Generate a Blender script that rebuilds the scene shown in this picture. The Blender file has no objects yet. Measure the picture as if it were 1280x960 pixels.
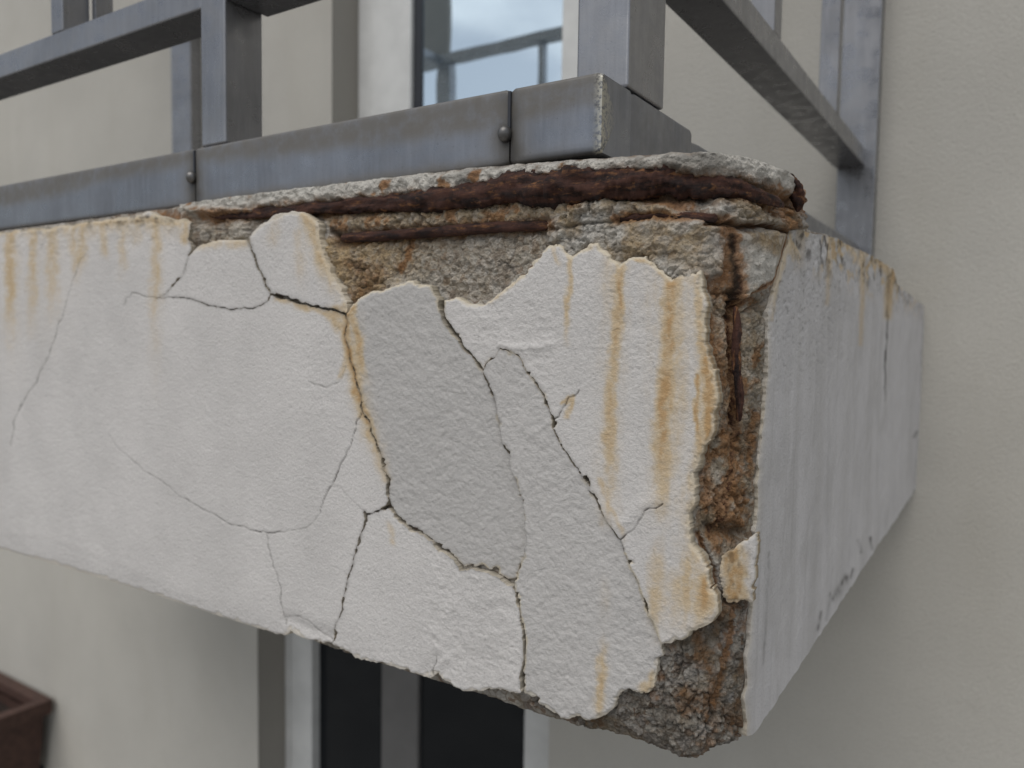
import bpy, bmesh, math
import numpy as np
from mathutils import Matrix, Vector

# ------------------------------------------------------------------ camera, sky, sun, exposure
SC = bpy.context.scene
COL = SC.collection
S = 1.7                                   # metres per unit of the survey the outlines were measured in
YAW, PITCH, ROLL, FPX = math.radians(32.843), math.radians(3.5516), math.radians(.857), 972.8
_f = np.array([-math.sin(YAW)*math.cos(PITCH), math.cos(YAW)*math.cos(PITCH), -math.sin(PITCH)])
_r = np.cross(_f, [0, 0, 1.0]); _r /= np.linalg.norm(_r)
_u = np.cross(_r, _f)
CR = math.cos(ROLL)*_r + math.sin(ROLL)*_u
CU = -math.sin(ROLL)*_r + math.cos(ROLL)*_u
CF = _f
CAM = np.array([0.0880176, -0.29436888, 0.17068566]) * S

cam = bpy.data.cameras.new('camera')
cam.sensor_width = 36; cam.lens = FPX/1280*36
cam.clip_start = .01; cam.clip_end = 4000
cam.dof.use_dof = True; cam.dof.focus_distance = .57; cam.dof.aperture_fstop = 6.0
camo = bpy.data.objects.new('camera', cam); COL.objects.link(camo)
M = Matrix([[*map(float, v)] for v in (CR, CU, -CF)]).transposed().to_4x4()
M.translation = Vector(CAM.tolist())
camo.matrix_world = M
SC.camera = camo

SUN_EL, SUN_AZ = math.radians(58), math.radians(180)    # azimuth measured clockwise from +y
W = bpy.data.worlds.new('World'); SC.world = W; W.use_nodes = True
nt = W.node_tree
sky = nt.nodes.new('ShaderNodeTexSky'); sky.sky_type = 'NISHITA'; sky.sun_disc = False
sky.sun_elevation = SUN_EL; sky.sun_rotation = SUN_AZ
sky.air_density = 1.0; sky.dust_density = 2.2; sky.ozone_density = 1.0
hsv = nt.nodes.new('ShaderNodeHueSaturation'); hsv.inputs['Saturation'].default_value = .62
nt.links.new(sky.outputs[0], hsv.inputs['Color'])
tcw = nt.nodes.new('ShaderNodeTexCoord'); cn = nt.nodes.new('ShaderNodeTexNoise'); cn.inputs['Scale'].default_value = 3.2; cn.inputs['Detail'].default_value = 6
mpw = nt.nodes.new('ShaderNodeMapping'); mpw.inputs['Scale'].default_value = (1, 1, 2.4); nt.links.new(tcw.outputs['Generated'], mpw.inputs[0]); nt.links.new(mpw.outputs[0], cn.inputs['Vector'])
crp = nt.nodes.new('ShaderNodeMapRange'); crp.interpolation_type = 'SMOOTHSTEP'
for k_, v_ in zip((1, 2, 3, 4), (.40, .66, .15, .85)): crp.inputs[k_].default_value = v_
nt.links.new(cn.outputs['Fac'], crp.inputs[0])
cmx = nt.nodes.new('ShaderNodeMix'); cmx.data_type = 'RGBA'; cmx.inputs[7].default_value = (10.4, 10.9, 11.5, 1)
nt.links.new(crp.outputs[0], cmx.inputs[0]); nt.links.new(hsv.outputs[0], cmx.inputs[6]); nt.links.new(cmx.outputs[2], nt.nodes['Background'].inputs[0])
nt.nodes['Background'].inputs[1].default_value = .084
sun = bpy.data.lights.new('sun', 'SUN'); sun.energy = 1.45; sun.angle = math.radians(50); sun.color = (1, .97, .92)
suno = bpy.data.objects.new('sun', sun); COL.objects.link(suno)
_sd = Vector((math.sin(SUN_AZ)*math.cos(SUN_EL), math.cos(SUN_AZ)*math.cos(SUN_EL), math.sin(SUN_EL)))
suno.rotation_euler = _sd.to_track_quat('Z', 'Y').to_euler()
SC.view_settings.view_transform = 'Standard'; SC.view_settings.look = 'None'
SC.view_settings.exposure = 0.02; SC.view_settings.gamma = 1.0

# ------------------------------------------------------------------ measuring helpers
def rays(px, py):
    px = np.asarray(px, float); py = np.asarray(py, float)
    return ((px-640)/FPX)[..., None]*CR - ((py-480)/FPX)[..., None]*CU + CF
def hit(px, py, ax, val):
    """where a survey sight line meets the plane axis=val (val in survey units)"""
    d = rays(px, py)
    t = (np.asarray(val)*S - CAM[ax])/d[..., ax]
    return CAM + t[..., None]*d
def proj(P):
    v = np.asarray(P)-CAM
    z = v@CF
    return 640+FPX*(v@CR)/z, 480-FPX*(v@CU)/z, z

# ------------------------------------------------------------------ noise
def _hash(i, j, k, seed):
    n = (i.astype(np.int64)*374761393 + j.astype(np.int64)*668265263 + k.astype(np.int64)*2147483647 + seed*974634777) & 0xffffffff
    n = ((n ^ (n >> 13))*1274126177) & 0xffffffff
    n = ((n ^ (n >> 16))*2246822519) & 0xffffffff
    return ((n ^ (n >> 15)) & 0xffffff)/float(0xffffff)
def vnoise2(x, y, seed=0):
    xi = np.floor(x); yi = np.floor(y); fx = x-xi; fy = y-yi
    fx = fx*fx*fx*(fx*(fx*6-15)+10); fy = fy*fy*fy*(fy*(fy*6-15)+10)
    xi = xi.astype(np.int64); yi = yi.astype(np.int64); z = np.zeros_like(xi)
    a = _hash(xi, yi, z, seed); b = _hash(xi+1, yi, z, seed); c = _hash(xi, yi+1, z, seed); d = _hash(xi+1, yi+1, z, seed)
    return ((a*(1-fx)+b*fx)*(1-fy)+(c*(1-fx)+d*fx)*fy)*2-1
def fbm2(x, y, oct=4, seed=0, gain=.5):
    s = 0; a = 1; t = 0
    for o in range(oct):
        ang = .6*o+.3
        xr = x*math.cos(ang)-y*math.sin(ang); yr = x*math.sin(ang)+y*math.cos(ang)
        s = s+a*vnoise2(xr*2**o+7.3*o, yr*2**o-3.1*o, seed+o); t += a; a *= gain
    return s/t
def worley2(x, y, seed=0):
    xi = np.floor(x).astype(np.int64); yi = np.floor(y).astype(np.int64); z = np.zeros_like(xi)
    f1 = np.full(x.shape, 9.0); f2 = np.full(x.shape, 9.0); idv = np.zeros(x.shape)
    for dx in (-1, 0, 1):
        for dy in (-1, 0, 1):
            cx = xi+dx; cy = yi+dy
            d = np.hypot(cx+_hash(cx, cy, z, seed)-x, cy+_hash(cx, cy, z, seed+1)-y)
            idn = _hash(cx, cy, z, seed+2)
            nb = d < f1
            f2 = np.where(nb, f1, np.minimum(f2, d)); idv = np.where(nb, idn, idv); f1 = np.where(nb, d, f1)
    return f1, f2, idv
def sstep(a, b, x):
    t = np.clip((x-a)/(b-a), 0, 1)
    return t*t*(3-2*t)

# ------------------------------------------------------------------ outlines
def resample(pts, step=6.0):
    out = []
    for (a, b), (c, d) in zip(pts[:-1], pts[1:]):
        n = max(1, int(math.hypot(c-a, d-b)/step))
        for i in range(n): out.append((a+(c-a)*i/n, b+(d-b)*i/n))
    out.append(pts[-1]); return out
class Grid:
    """a lattice whose nodes are laid out along survey sight lines; masks are looked up per node"""
    def __init__(s, PX, PY):
        s.PX, s.PY = PX, PY
    def near(s, a, b, pad):
        x0, x1 = min(a[0], b[0])-pad, max(a[0], b[0])+pad; y0, y1 = min(a[1], b[1])-pad, max(a[1], b[1])+pad
        return np.nonzero((s.QX > x0) & (s.QX < x1) & (s.QY > y0) & (s.QY < y1))
    def warp(s, a1=1.5, l1=11, a2=.9, l2=4.5, seed=3):
        s.QX = s.PX + a1*vnoise2(s.PX/l1, s.PY/l1, seed)+a2*vnoise2(s.PX/l2, s.PY/l2, seed+5)
        s.QY = s.PY + a1*vnoise2(s.PX/l1, s.PY/l1, seed+9)+a2*vnoise2(s.PX/l2, s.PY/l2, seed+14)
    def dist(s, paths, widths=None, pad=16, closed=False, far=99.0):
        """distance to polylines minus their half widths; also the position along each polyline"""
        D = np.full(s.PX.shape, far); T = np.zeros(s.PX.shape)
        for n, pts in enumerate(paths):
            pts = list(pts)+([pts[0]] if closed else [])
            m = len(pts)-1
            w0, w1 = (0, 0) if widths is None else widths[n]
            for i in range(m):
                a, b = pts[i], pts[i+1]
                I = s.near(a, b, pad)
                if not len(I[0]): continue
                x = s.QX[I]-a[0]; y = s.QY[I]-a[1]; vx = b[0]-a[0]; vy = b[1]-a[1]
                t = np.clip((x*vx+y*vy)/(vx*vx+vy*vy+1e-9), 0, 1)
                tt = (i+t)/m
                d = np.hypot(x-t*vx, y-t*vy)-(w0+(w1-w0)*tt)
                up = d < D[I]
                D[I] = np.where(up, d, D[I]); T[I] = np.where(up, tt, T[I])
        return D, T
    def inside(s, poly):
        P = np.array(poly); x0, y0 = P.min(0)-2; x1, y1 = P.max(0)+2
        I = np.nonzero((s.QX > x0) & (s.QX < x1) & (s.QY > y0) & (s.QY < y1))
        x = s.QX[I]; y = s.QY[I]; c = np.zeros(x.shape, bool)
        for (xa, ya), (xb, yb) in zip(poly, poly[1:]+poly[:1]):
            if ya == yb: continue
            c ^= ((ya > y) != (yb > y)) & (x < (xb-xa)*(y-ya)/(yb-ya)+xa)
        out = np.zeros(s.PX.shape, bool); out[I] = c
        return out
    def sdf(s, poly, pad=24):
        d, _ = s.dist([poly], pad=pad, closed=True, far=pad)
        return np.where(s.inside(poly), d, -d)
    def zone(s, poly, soft=4, pad=24):
        return sstep(-soft, soft, s.sdf(poly, pad))
    def stroke(s, path, w, w1=None, pad=None):
        w1 = w if w1 is None else w1
        d, t = s.dist([path], pad=pad or 3*max(w, w1)+4)
        ww = w+(w1-w)*t
        return np.exp(-(d/ww)**2), t

# ------------------------------------------------------------------ objects
def tag(o, label=None, cat=None, group=None, kind=None):
    for k, v in (('label', label), ('category', cat), ('group', group), ('kind', kind)):
        if v: o[k] = v
    return o
def empty(name, loc=(0, 0, 0)):
    o = bpy.data.objects.new(name, None); COL.objects.link(o); o.location = loc; o.empty_display_size = .1
    return o
def link(name, me, mat, parent=None, smooth=False):
    o = bpy.data.objects.new(name, me); COL.objects.link(o)
    if mat: me.materials.append(mat)
    if parent is not None:
        o.parent = parent; o.matrix_parent_inverse = Matrix.Translation(-Vector(parent.location))
    if smooth: me.polygons.foreach_set('use_smooth', np.ones(len(me.polygons), bool))
    return o
def np_mesh(name, V, Q, mask=None, smooth=True):
    me = bpy.data.meshes.new(name)
    n, m = len(V), len(Q)
    k = Q.shape[1]
    me.vertices.add(n); me.vertices.foreach_set('co', np.ascontiguousarray(V, np.float32).ravel())
    me.loops.add(m*k); me.loops.foreach_set('vertex_index', np.ascontiguousarray(Q, np.int32).ravel())
    me.polygons.add(m); me.polygons.foreach_set('loop_start', np.arange(m, dtype=np.int32)*k)
    me.polygons.foreach_set('use_smooth', np.full(m, smooth))
    if mask is not None:
        a = me.attributes.new('mask', 'FLOAT_COLOR', 'POINT')
        a.data.foreach_set('color', np.ascontiguousarray(np.clip(mask, 0, 1), np.float32).ravel())
    me.update(calc_edges=True); me.validate()
    return me
def box_bm(bm, x0, x1, y0, y1, z0, z1, bev=0, seg=2):
    r = bmesh.ops.create_cube(bm, size=1)
    bmesh.ops.scale(bm, vec=(x1-x0, y1-y0, z1-z0), verts=r['verts'])
    bmesh.ops.translate(bm, vec=((x0+x1)/2, (y0+y1)/2, (z0+z1)/2), verts=r['verts'])
    if bev:
        e = {e for v in r['verts'] for e in v.link_edges}
        bmesh.ops.bevel(bm, geom=list(e), offset=bev, segments=seg, affect='EDGES', profile=.5)
def box(name, x0, x1, y0, y1, z0, z1, mat, parent=None, bev=0, seg=2):
    bm = bmesh.new(); box_bm(bm, x0, x1, y0, y1, z0, z1, bev, seg)
    me = bpy.data.meshes.new(name); bm.to_mesh(me); bm.free()
    o = link(name, me, mat, parent, smooth=False)
    return o

# ------------------------------------------------------------------ materials
class NB:
    def __init__(s, name):
        s.m = bpy.data.materials.new(name); s.m.use_nodes = True; s.t = s.m.node_tree; s.n = s.t.nodes; s.p = s.n['Principled BSDF']
        s.tc = s.n.new('ShaderNodeTexCoord')
    def L(s, a, b): s.t.links.new(a, b)
    def val(s, v, sock):
        if isinstance(v, (int, float)): sock.default_value = v
        elif isinstance(v, tuple): sock.default_value = (*v, 1) if len(v) == 3 else v
        else: s.L(v, sock)
    def noise(s, scale, detail=4, rough=.55, stretch=None, dist=0):
        n = s.n.new('ShaderNodeTexNoise'); n.inputs['Scale'].default_value = scale; n.inputs['Detail'].default_value = detail
        n.inputs['Roughness'].default_value = rough; n.inputs['Distortion'].default_value = dist
        src = s.tc.outputs['Object']
        if stretch:
            mp = s.n.new('ShaderNodeMapping'); mp.inputs['Scale'].default_value = stretch; s.L(src, mp.inputs[0]); src = mp.outputs[0]
        s.L(src, n.inputs['Vector']); return n.outputs['Fac']
    def voro(s, scale, out='Distance', feature='F1'):
        n = s.n.new('ShaderNodeTexVoronoi'); n.feature = feature; n.inputs['Scale'].default_value = scale
        s.L(s.tc.outputs['Object'], n.inputs['Vector']); return n.outputs[out]
    def ramp(s, f, a, b, lo=0, hi=1):
        n = s.n.new('ShaderNodeMapRange'); n.interpolation_type = 'SMOOTHSTEP'
        for k, v in zip((1, 2, 3, 4), (a, b, lo, hi)): n.inputs[k].default_value = v
        s.L(f, n.inputs[0]); return n.outputs[0]
    def math(s, op, a, b=0.0):
        n = s.n.new('ShaderNodeMath'); n.operation = op; s.val(a, n.inputs[0]); s.val(b, n.inputs[1]); return n.outputs[0]
    def mix(s, f, a, b, mode='MIX'):
        n = s.n.new('ShaderNodeMix'); n.data_type = 'RGBA'; n.blend_type = mode
        s.val(f, n.inputs[0]); s.val(a, n.inputs[6]); s.val(b, n.inputs[7]); return n.outputs[2]
    def attr(s):
        a = s.n.new('ShaderNodeAttribute'); a.attribute_name = 'mask'
        c = s.n.new('ShaderNodeSeparateColor'); s.L(a.outputs['Color'], c.inputs[0])
        return c.outputs[0], c.outputs[1], c.outputs[2], a.outputs['Alpha']
    def bump(s, h, dist, strength=1, prev=None):
        b = s.n.new('ShaderNodeBump'); b.inputs['Distance'].default_value = dist; b.inputs['Strength'].default_value = strength
        s.L(h, b.inputs['Height'])
        if prev: s.L(prev, b.inputs['Normal'])
        return b.outputs[0]
    def done(s, col, rough=.8, metal=0.0, normal=None, spec=.3):
        s.val(col, s.p.inputs['Base Color']); s.val(rough, s.p.inputs['Roughness']); s.val(metal, s.p.inputs['Metallic'])
        s.p.inputs['Specular IOR Level'].default_value = spec
        if normal: s.L(normal, s.p.inputs['Normal'])
        return s.m

def mat_plaster(name, base, stretch=None):
    b = NB(name); st, di, fr, tone = b.attr()
    c = b.mix(b.ramp(b.noise(14, 5, .6), .35, .7), base, tuple(v*.92 for v in base))
    c = b.mix(b.ramp(b.noise(480, 4, .7), .5, .72, 0, .6), c, tuple(v*.58 for v in base))
    if stretch:
        c = b.mix(b.ramp(b.noise(1, 5, .6, stretch), .5, .75, 0, .4), c, (.40, .385, .375))
        c = b.mix(b.ramp(b.noise(1, 4, .6, (stretch[0]*3, stretch[1]*3, stretch[2]*2)), .5, .75, 0, .45), c, (.62, .61, .585))
    c = b.mix(b.math('MULTIPLY', tone, .9), c, (.39, .378, .362))
    brk = b.ramp(b.noise(160, 4, .65), .25, .6, .6, 1.0)
    s2 = b.math('MULTIPLY', st, brk)
    c = b.mix(b.ramp(s2, 0, .42, 0, .8), c, (.56, .43, .26))
    c = b.mix(b.ramp(s2, .3, .85, 0, .85), c, (.45, .275, .12))
    c = b.mix(fr, c, (.62, .55, .43))
    c = b.mix(di, c, (.035, .028, .02))
    n = b.bump(b.noise(400, 5, .68), .0015, .8)
    n = b.bump(b.noise(1000, 2, .5), .0004, .6, n)
    return b.done(c, .9, 0, n, .2)
def mat_core():
    b = NB('broken_concrete'); ru, ta, wh, da = b.attr()
    c = b.mix(b.ramp(b.noise(70, 5, .65), .35, .65), (.30, .265, .22), (.52, .48, .42))
    vc = b.voro(190, 'Color'); sp = b.n.new('ShaderNodeSeparateColor'); b.L(vc, sp.inputs[0])
    c = b.mix(b.ramp(sp.outputs[0], .55, .9, 0, .7), c, (.46, .43, .38))
    c = b.mix(b.ramp(sp.outputs[1], .72, .95, 0, .7), c, (.20, .12, .07))
    big = b.voro(95, 'Color'); sb = b.n.new('ShaderNodeSeparateColor'); b.L(big, sb.inputs[0])
    c = b.mix(b.ramp(sb.outputs[0], .62, .70, 0, .55), c, (.19, .165, .15)); c = b.mix(b.ramp(sb.outputs[2], .70, .78, 0, .6), c, (.52, .49, .45))
    cr = b.ramp(b.voro(95, 'Distance', 'DISTANCE_TO_EDGE'), .0, .10, .55, 0); c = b.mix(cr, c, (.17, .125, .085))
    w = b.math('MULTIPLY', wh, b.ramp(b.noise(200, 4, .6), .2, .6, .55, 1))
    c = b.mix(w, c, (.66, .63, .57))
    t = b.math('MULTIPLY', ta, b.ramp(b.noise(110, 5, .7), .3, .65, .3, 1))
    c = b.mix(t, c, (.48, .355, .205))
    r = b.math('MULTIPLY', ru, b.ramp(b.noise(140, 5, .7), .3, .62, .35, 1))
    c = b.mix(b.ramp(r, 0, .5, 0, .8), c, (.33, .16, .06))
    c = b.mix(b.ramp(r, .5, 1), c, (.085, .036, .022))
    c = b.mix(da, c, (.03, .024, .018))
    c = b.mix(b.ramp(b.noise(520, 4, .7), .6, .72, 0, .55), c, (.08, .062, .05))
    n = b.bump(b.noise(280, 6, .75), .0030, 1)
    n = b.bump(b.voro(520), .0012, .8, n)
    return b.done(c, .92, 0, n, .15)
def mat_rust(name='rusted_iron', up=False):
    b = NB(name); o_ = (lambda t: t[::-1]) if up else (lambda t: t)
    c = b.mix(b.ramp(b.noise(1, 6, .7, o_((35, 90, 170))), .38, .6), (.019, .011, .010), (.075, .033, .023))
    c = b.mix(b.ramp(b.noise(1, 5, .7, o_((70, 150, 260))), .53, .70, 0, .85), c, (.24, .11, .045))
    c = b.mix(b.ramp(b.noise(60, 5, .7, None, .6), .66, .78, 0, .6), c, (.30, .22, .16))
    n = b.bump(b.noise(230, 6, .75), .0025, .9)
    n = b.bump(b.noise(900, 3, .6), .0006, .7, n)
    return b.done(c, .82, 0, n, .3)
def mat_steel(name, base, dirt_shade_col=(.13, .118, .10), use_mask=False, metal=.85, rough=.30):
    b = NB(name)
    c = b.mix(b.ramp(b.noise(9, 5, .6), .35, .7), base, tuple(v*.78 for v in base))
    c = b.mix(b.ramp(b.noise(1, 5, .6, (160, 160, 14)), .4, .7, 0, .35), c, tuple(v*1.25 for v in base))
    c = b.mix(b.ramp(b.noise(380, 3, .6), .62, .75, 0, .5), c, tuple(v*.45 for v in base))
    ro = b.ramp(b.noise(40, 4, .6), .3, .7, rough-.08, rough+.16)
    if use_mask:
        d, k, e, _ = b.attr()
        d = b.math('MULTIPLY', d, b.ramp(b.noise(75, 5, .6), .25, .6, .5, 1))
        c = b.mix(d, c, dirt_shade_col); c = b.mix(k, c, (.022, .02, .017))
        e2 = b.math('MULTIPLY', e, b.ramp(b.noise(420, 3, .6), .4, .55))
        c = b.mix(e2, c, (.45, .43, .36))
        met = b.math('MULTIPLY', b.math('SUBTRACT', 1.0, d), metal)
        ro = b.math('ADD', ro, b.math('MULTIPLY', d, .25))
    else: met = metal
    n = b.bump(b.noise(500, 3, .6), .0003, .35)
    return b.done(c, ro, met, n, .5)
def mat_stucco(name, base, bumpd=.0032):
    b = NB(name)
    c = b.mix(b.ramp(b.noise(2.2, 5, .6), .3, .7), base, tuple(v*.9 for v in base))
    c = b.mix(b.ramp(b.noise(240, 4, .6), .45, .7, 0, .35), c, tuple(v*.75 for v in base))
    c = b.mix(b.ramp(b.noise(1, 5, .6, (5, 5, .7)), .48, .8, 0, .3), c, (base[0]*.76, base[1]*.74, base[2]*.68))
    c = b.mix(b.ramp(b.noise(5, 6, .7), .55, .75, 0, .3), c, tuple(v*.8 for v in base))
    n = b.bump(b.noise(260, 4, .6), bumpd, .8)
    return b.done(c, .93, 0, n, .15)
def mat_plain(name, base, rough=.5, metal=0.0, spec=.4, var=.12, sc=12):
    b = NB(name)
    c = b.mix(b.ramp(b.noise(sc, 5, .6), .3, .7), base, tuple(v*(1-var) for v in base))
    n = b.bump(b.noise(sc*12, 3, .6), .0005, .3)
    return b.done(c, rough, metal, n, spec)

M_PL = mat_plaster('cracked_plaster', (.65, .622, .597))
M_PLS = mat_plaster('weathered_side_plaster', (.60, .585, .585), (70, 70, 3))
M_CORE = mat_core(); M_RUST = mat_rust(); M_RUSTV = mat_rust('rusted_stirrup_iron', True)
M_STEEL = mat_steel('grey_railing_steel', (.29, .29, .30))
M_KICK = mat_steel('grey_rail_steel_weathered', (.25, .26, .285), use_mask=True)
M_BOLT = mat_steel('dull_bolt_steel', (.17, .165, .16))
M_WALL = mat_stucco('wall_stucco', (.535, .512, .462))
M_FRAME = mat_plain('white_window_frame', (.70, .70, .68), .4)
M_SEAL = mat_plain('window_seal', (.03, .033, .04), .5)
M_MULL = mat_plain('grey_door_sash', (.16, .155, .15), .5)
M_PANEL = mat_plain('reflected_board', (.22, .20, .17), .7)  # for the added board that shows only as a reflection
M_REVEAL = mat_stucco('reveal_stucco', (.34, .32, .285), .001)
M_ROOM = mat_plain('dim_room', (.02, .02, .02), .9)
M_PLANT = mat_plain('brown_planter_clay', (.085, .045, .034), .7, var=.4, sc=30)
M_SOIL = mat_plain('planter_soil', (.03, .02, .015), .95, var=.5, sc=60)
M_FLOOR = mat_plain('balcony_floor', (.07, .065, .06), .8, var=.3, sc=20)
M_GROUND = mat_plain('paving', (.30, .29, .27), .9, var=.3, sc=2)
M_SOFFIT = mat_stucco('soffit_render', (.42, .40, .37), .001)
def mat_glass(name, mirror):
    b = NB(name)
    b.p.inputs['Base Color'].default_value = (.012, .013, .015, 1) if mirror < .1 else (.40, .52, .64, 1); b.p.inputs['Specular IOR Level'].default_value = .12 if mirror < .1 else .4; b.p.inputs['Roughness'].default_value = .04
    g = b.n.new('ShaderNodeBsdfGlossy'); g.inputs['Roughness'].default_value = .015; g.inputs['Color'].default_value = (.84, .95, 1.0, 1)
    mx = b.n.new('ShaderNodeMixShader'); mx.inputs[0].default_value = mirror
    wv = b.bump(b.noise(3.0, 2, .5), .004, .25); b.L(wv, g.inputs['Normal'])
    b.L(b.p.outputs[0], mx.inputs[1]); b.L(g.outputs[0], mx.inputs[2])
    b.L(mx.outputs[0], b.n['Material Output'].inputs['Surface'])
    return b.m
M_GLASS = mat_glass('sky_reflecting_glass', .88)
M_GLASSD = mat_glass('dark_glass', .012)

D = .694                                  # wall plane, survey units
HZ = .2475                                # slab top
GZ = -2.75                                # ground height, metres

# ------------------------------------------------------------------ ground
bm = bmesh.new(); bmesh.ops.create_grid(bm, x_segments=1, y_segments=1, size=900)
me = bpy.data.meshes.new('ground'); bm.to_mesh(me); bm.free()
g = link('ground', me, M_GROUND); g.location = (0, 0, GZ); tag(g, 'pale paved ground in front of the house', kind='structure')

# ------------------------------------------------------------------ house: wall, upper window, lower door
house = tag(empty('house', (-1.2, D*S, GZ)), 'pale beige stuccoed house wall behind the crumbling balcony, with window and door', 'house')
def wall_mesh(x0, x1, z0, z1, y0, th, holes):
    xs = sorted({x0, x1, *[h[0] for h in holes], *[h[1] for h in holes]}); zs = sorted({z0, z1, *[h[2] for h in holes], *[h[3] for h in holes]})
    V, F = [], []
    def quad(*p): n = len(V); V.extend(p); F.append((n, n+1, n+2, n+3))
    for a, b in zip(xs, xs[1:]):
        for c, d in zip(zs, zs[1:]):
            if any(h[0] <= a and b <= h[1] and h[2] <= c and d <= h[3] for h in holes): continue
            quad((a, y0, c), (b, y0, c), (b, y0, d), (a, y0, d)); quad((b, y0+th, c), (a, y0+th, c), (a, y0+th, d), (b, y0+th, d))
    quad((x0, y0+th, z0), (x0, y0, z0), (x0, y0, z1), (x0, y0+th, z1)); quad((x1, y0, z0), (x1, y0+th, z0), (x1, y0+th, z1), (x1, y0, z1))
    quad((x0, y0, z1), (x1, y0, z1), (x1, y0+th, z1), (x0, y0+th, z1))
    return V, F
UO = (-.9317*S, -.40*S, HZ*S+.004, HZ*S+2.05)
LO = (-1.1353*S, -.4745*S, GZ+.02, -.32*S)
V, F = wall_mesh(-9, 4.5, GZ-.1, 3.4, D*S, .30, [UO, LO])
me = bpy.data.meshes.new('wall'); me.from_pydata(V, [], F); me.update(); link('wall', me, M_WALL, house)
for nm, o in (('window_reveal', UO), ('door_reveal', LO)):      # the linings of the two openings
    V, F = [], []
    y0, y1 = D*S+.002, D*S+.16
    for p in ([(o[0], y0, o[2]), (o[0], y1, o[2]), (o[0], y1, o[3]), (o[0], y0, o[3])], [(o[1], y1, o[2]), (o[1], y0, o[2]), (o[1], y0, o[3]), (o[1], y1, o[3])],
              [(o[0], y0, o[3]), (o[0], y1, o[3]), (o[1], y1, o[3]), (o[1], y0, o[3])], [(o[0], y1, o[2]), (o[0], y0, o[2]), (o[1], y0, o[2]), (o[1], y1, o[2])]):
        n = len(V); V += p; F.append((n, n+1, n+2, n+3))
    me = bpy.data.meshes.new(nm); me.from_pydata(V, [], F); me.update(); link(nm, me, M_REVEAL, house)
def xs_at(px, py, y): return float(hit(px, py, 1, y)[0])
yf = .7564                                                       # frame plane of the upper window
fx = [xs_at(p, 80, yf) for p in (447, 463, 515, 525, 703)]
z0, z1 = UO[2]+.002, UO[3]-.002
win = box('window', UO[0]+.001, fx[1], yf*S, yf*S+.07, z0, z1, M_FRAME, house, .004)
tag(win)
box('frame', UO[1]-.05, UO[1]-.001, yf*S, yf*S+.07, z0, z1, M_FRAME, win, .004)
box('frame', fx[1]+.0005, UO[1]-.0505, yf*S, yf*S+.07, z1-.05, z1, M_FRAME, win, .004)
box('sash', fx[1]+.004, fx[2], yf*S-.008, yf*S+.05, z0, z1-.055, M_FRAME, win, .006)
box('sash', fx[4], UO[1]-.055, yf*S-.008, yf*S+.05, z0, z1-.055, M_FRAME, win, .006)
box('sash', fx[2]+.001, fx[4]-.001, yf*S-.007, yf*S+.05, z0, z0+.12, M_FRAME, win, .006)
box('seal', fx[2]+.0005, fx[3], yf*S+.006, yf*S+.04, z0+.121, z1-.06, M_SEAL, win)
box('pane', fx[3]+.0005, fx[4]-.0005, yf*S+.012, yf*S+.03, z0+.121, z1-.06, M_GLASS, win)
yl = .7607
lx = [xs_at(p, 900, yl) for p in (357, 364, 391, 472, 518, 655, 690)]
z0, z1 = LO[2]+.002, LO[3]-.002
door = box('door', LO[0]+.001, lx[1]-.004, yl*S, yl*S+.08, z0, z1, M_FRAME, house, .003)
box('frame', lx[1]+.004, lx[2], yl*S-.006, yl*S+.07, z0, z1, M_FRAME, door, .004)
box('seal', lx[1]-.0035, lx[1]+.0035, yl*S+.015, yl*S+.06, z0, z1, M_SEAL, door)
box('frame', lx[5], LO[1]-.001, yl*S, yl*S+.08, z0, z1, M_FRAME, door, .004)
box('mullion', lx[3], lx[4], yl*S+.015, yl*S+.07, z0, z1-.06, M_MULL, door, .006)
box('frame', lx[2]+.0005, lx[5]-.0005, yl*S, yl*S+.08, z1-.05, z1, M_FRAME, door, .004)
box('pane', lx[2]+.001, lx[3]-.001, yl*S+.03, yl*S+.045, z0, z1-.06, M_GLASSD, door)
box('pane', lx[4]+.001, lx[5]-.001, yl*S+.03, yl*S+.045, z0, z1-.06, M_GLASSD, door)

# ------------------------------------------------------------------ balcony slab
balcony = tag(empty('balcony_slab', (-.5*S, .3*S, 0)), 'crumbling balcony slab with cracked cream plaster, broken corner and rusted rebars showing', 'balcony')
TH = .0047                                 # plaster thickness, survey units

# crack lines (traced), right through the plaster: (points, half width at start, at end)
c1 = [(240, 278), (238, 300), (240, 310), (235, 325), (226, 343), (218, 355), (208, 366), (197, 374)]
c2 = [(197, 374), (215, 371), (232, 373), (250, 378), (268, 382), (290, 387), (310, 385), (325, 382), (335, 376), (340, 368)]
c3a = [(310, 296), (316, 312), (322, 330), (331, 350), (340, 368)]
c3b = [(340, 368), (352, 372), (365, 376), (375, 379), (390, 383), (410, 386), (422, 390), (436, 396)]
c4 = [(436, 396), (433, 412), (436, 430), (440, 448), (446, 470), (451, 492), (455, 512), (463, 535), (470, 555), (477, 575), (481, 592), (485, 612), (486, 632)]
c5 = [(486, 632), (473, 638), (460, 642), (457, 652), (450, 675), (444, 692), (438, 715), (433, 735), (426, 765), (418, 800), (415, 806)]
c6 = [(486, 632), (497, 648), (510, 660), (524, 668), (540, 678), (556, 692), (567, 702), (575, 712), (588, 710), (600, 712), (612, 716), (622, 722), (632, 727), (642, 731)]
c7a = [(545, 358), (550, 372), (553, 385), (558, 400), (566, 415), (578, 430), (590, 444), (598, 454), (604, 463)]
c7b = [(604, 463), (612, 480), (618, 500), (623, 525), (628, 548), (635, 570), (641, 592), (648, 612), (653, 632), (655, 655), (657, 678), (655, 692), (650, 708), (643, 731)]
c7c = [(643, 731), (646, 745), (648, 760), (652, 775), (655, 792), (656, 810), (654, 830), (652, 848), (653, 866)]
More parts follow.
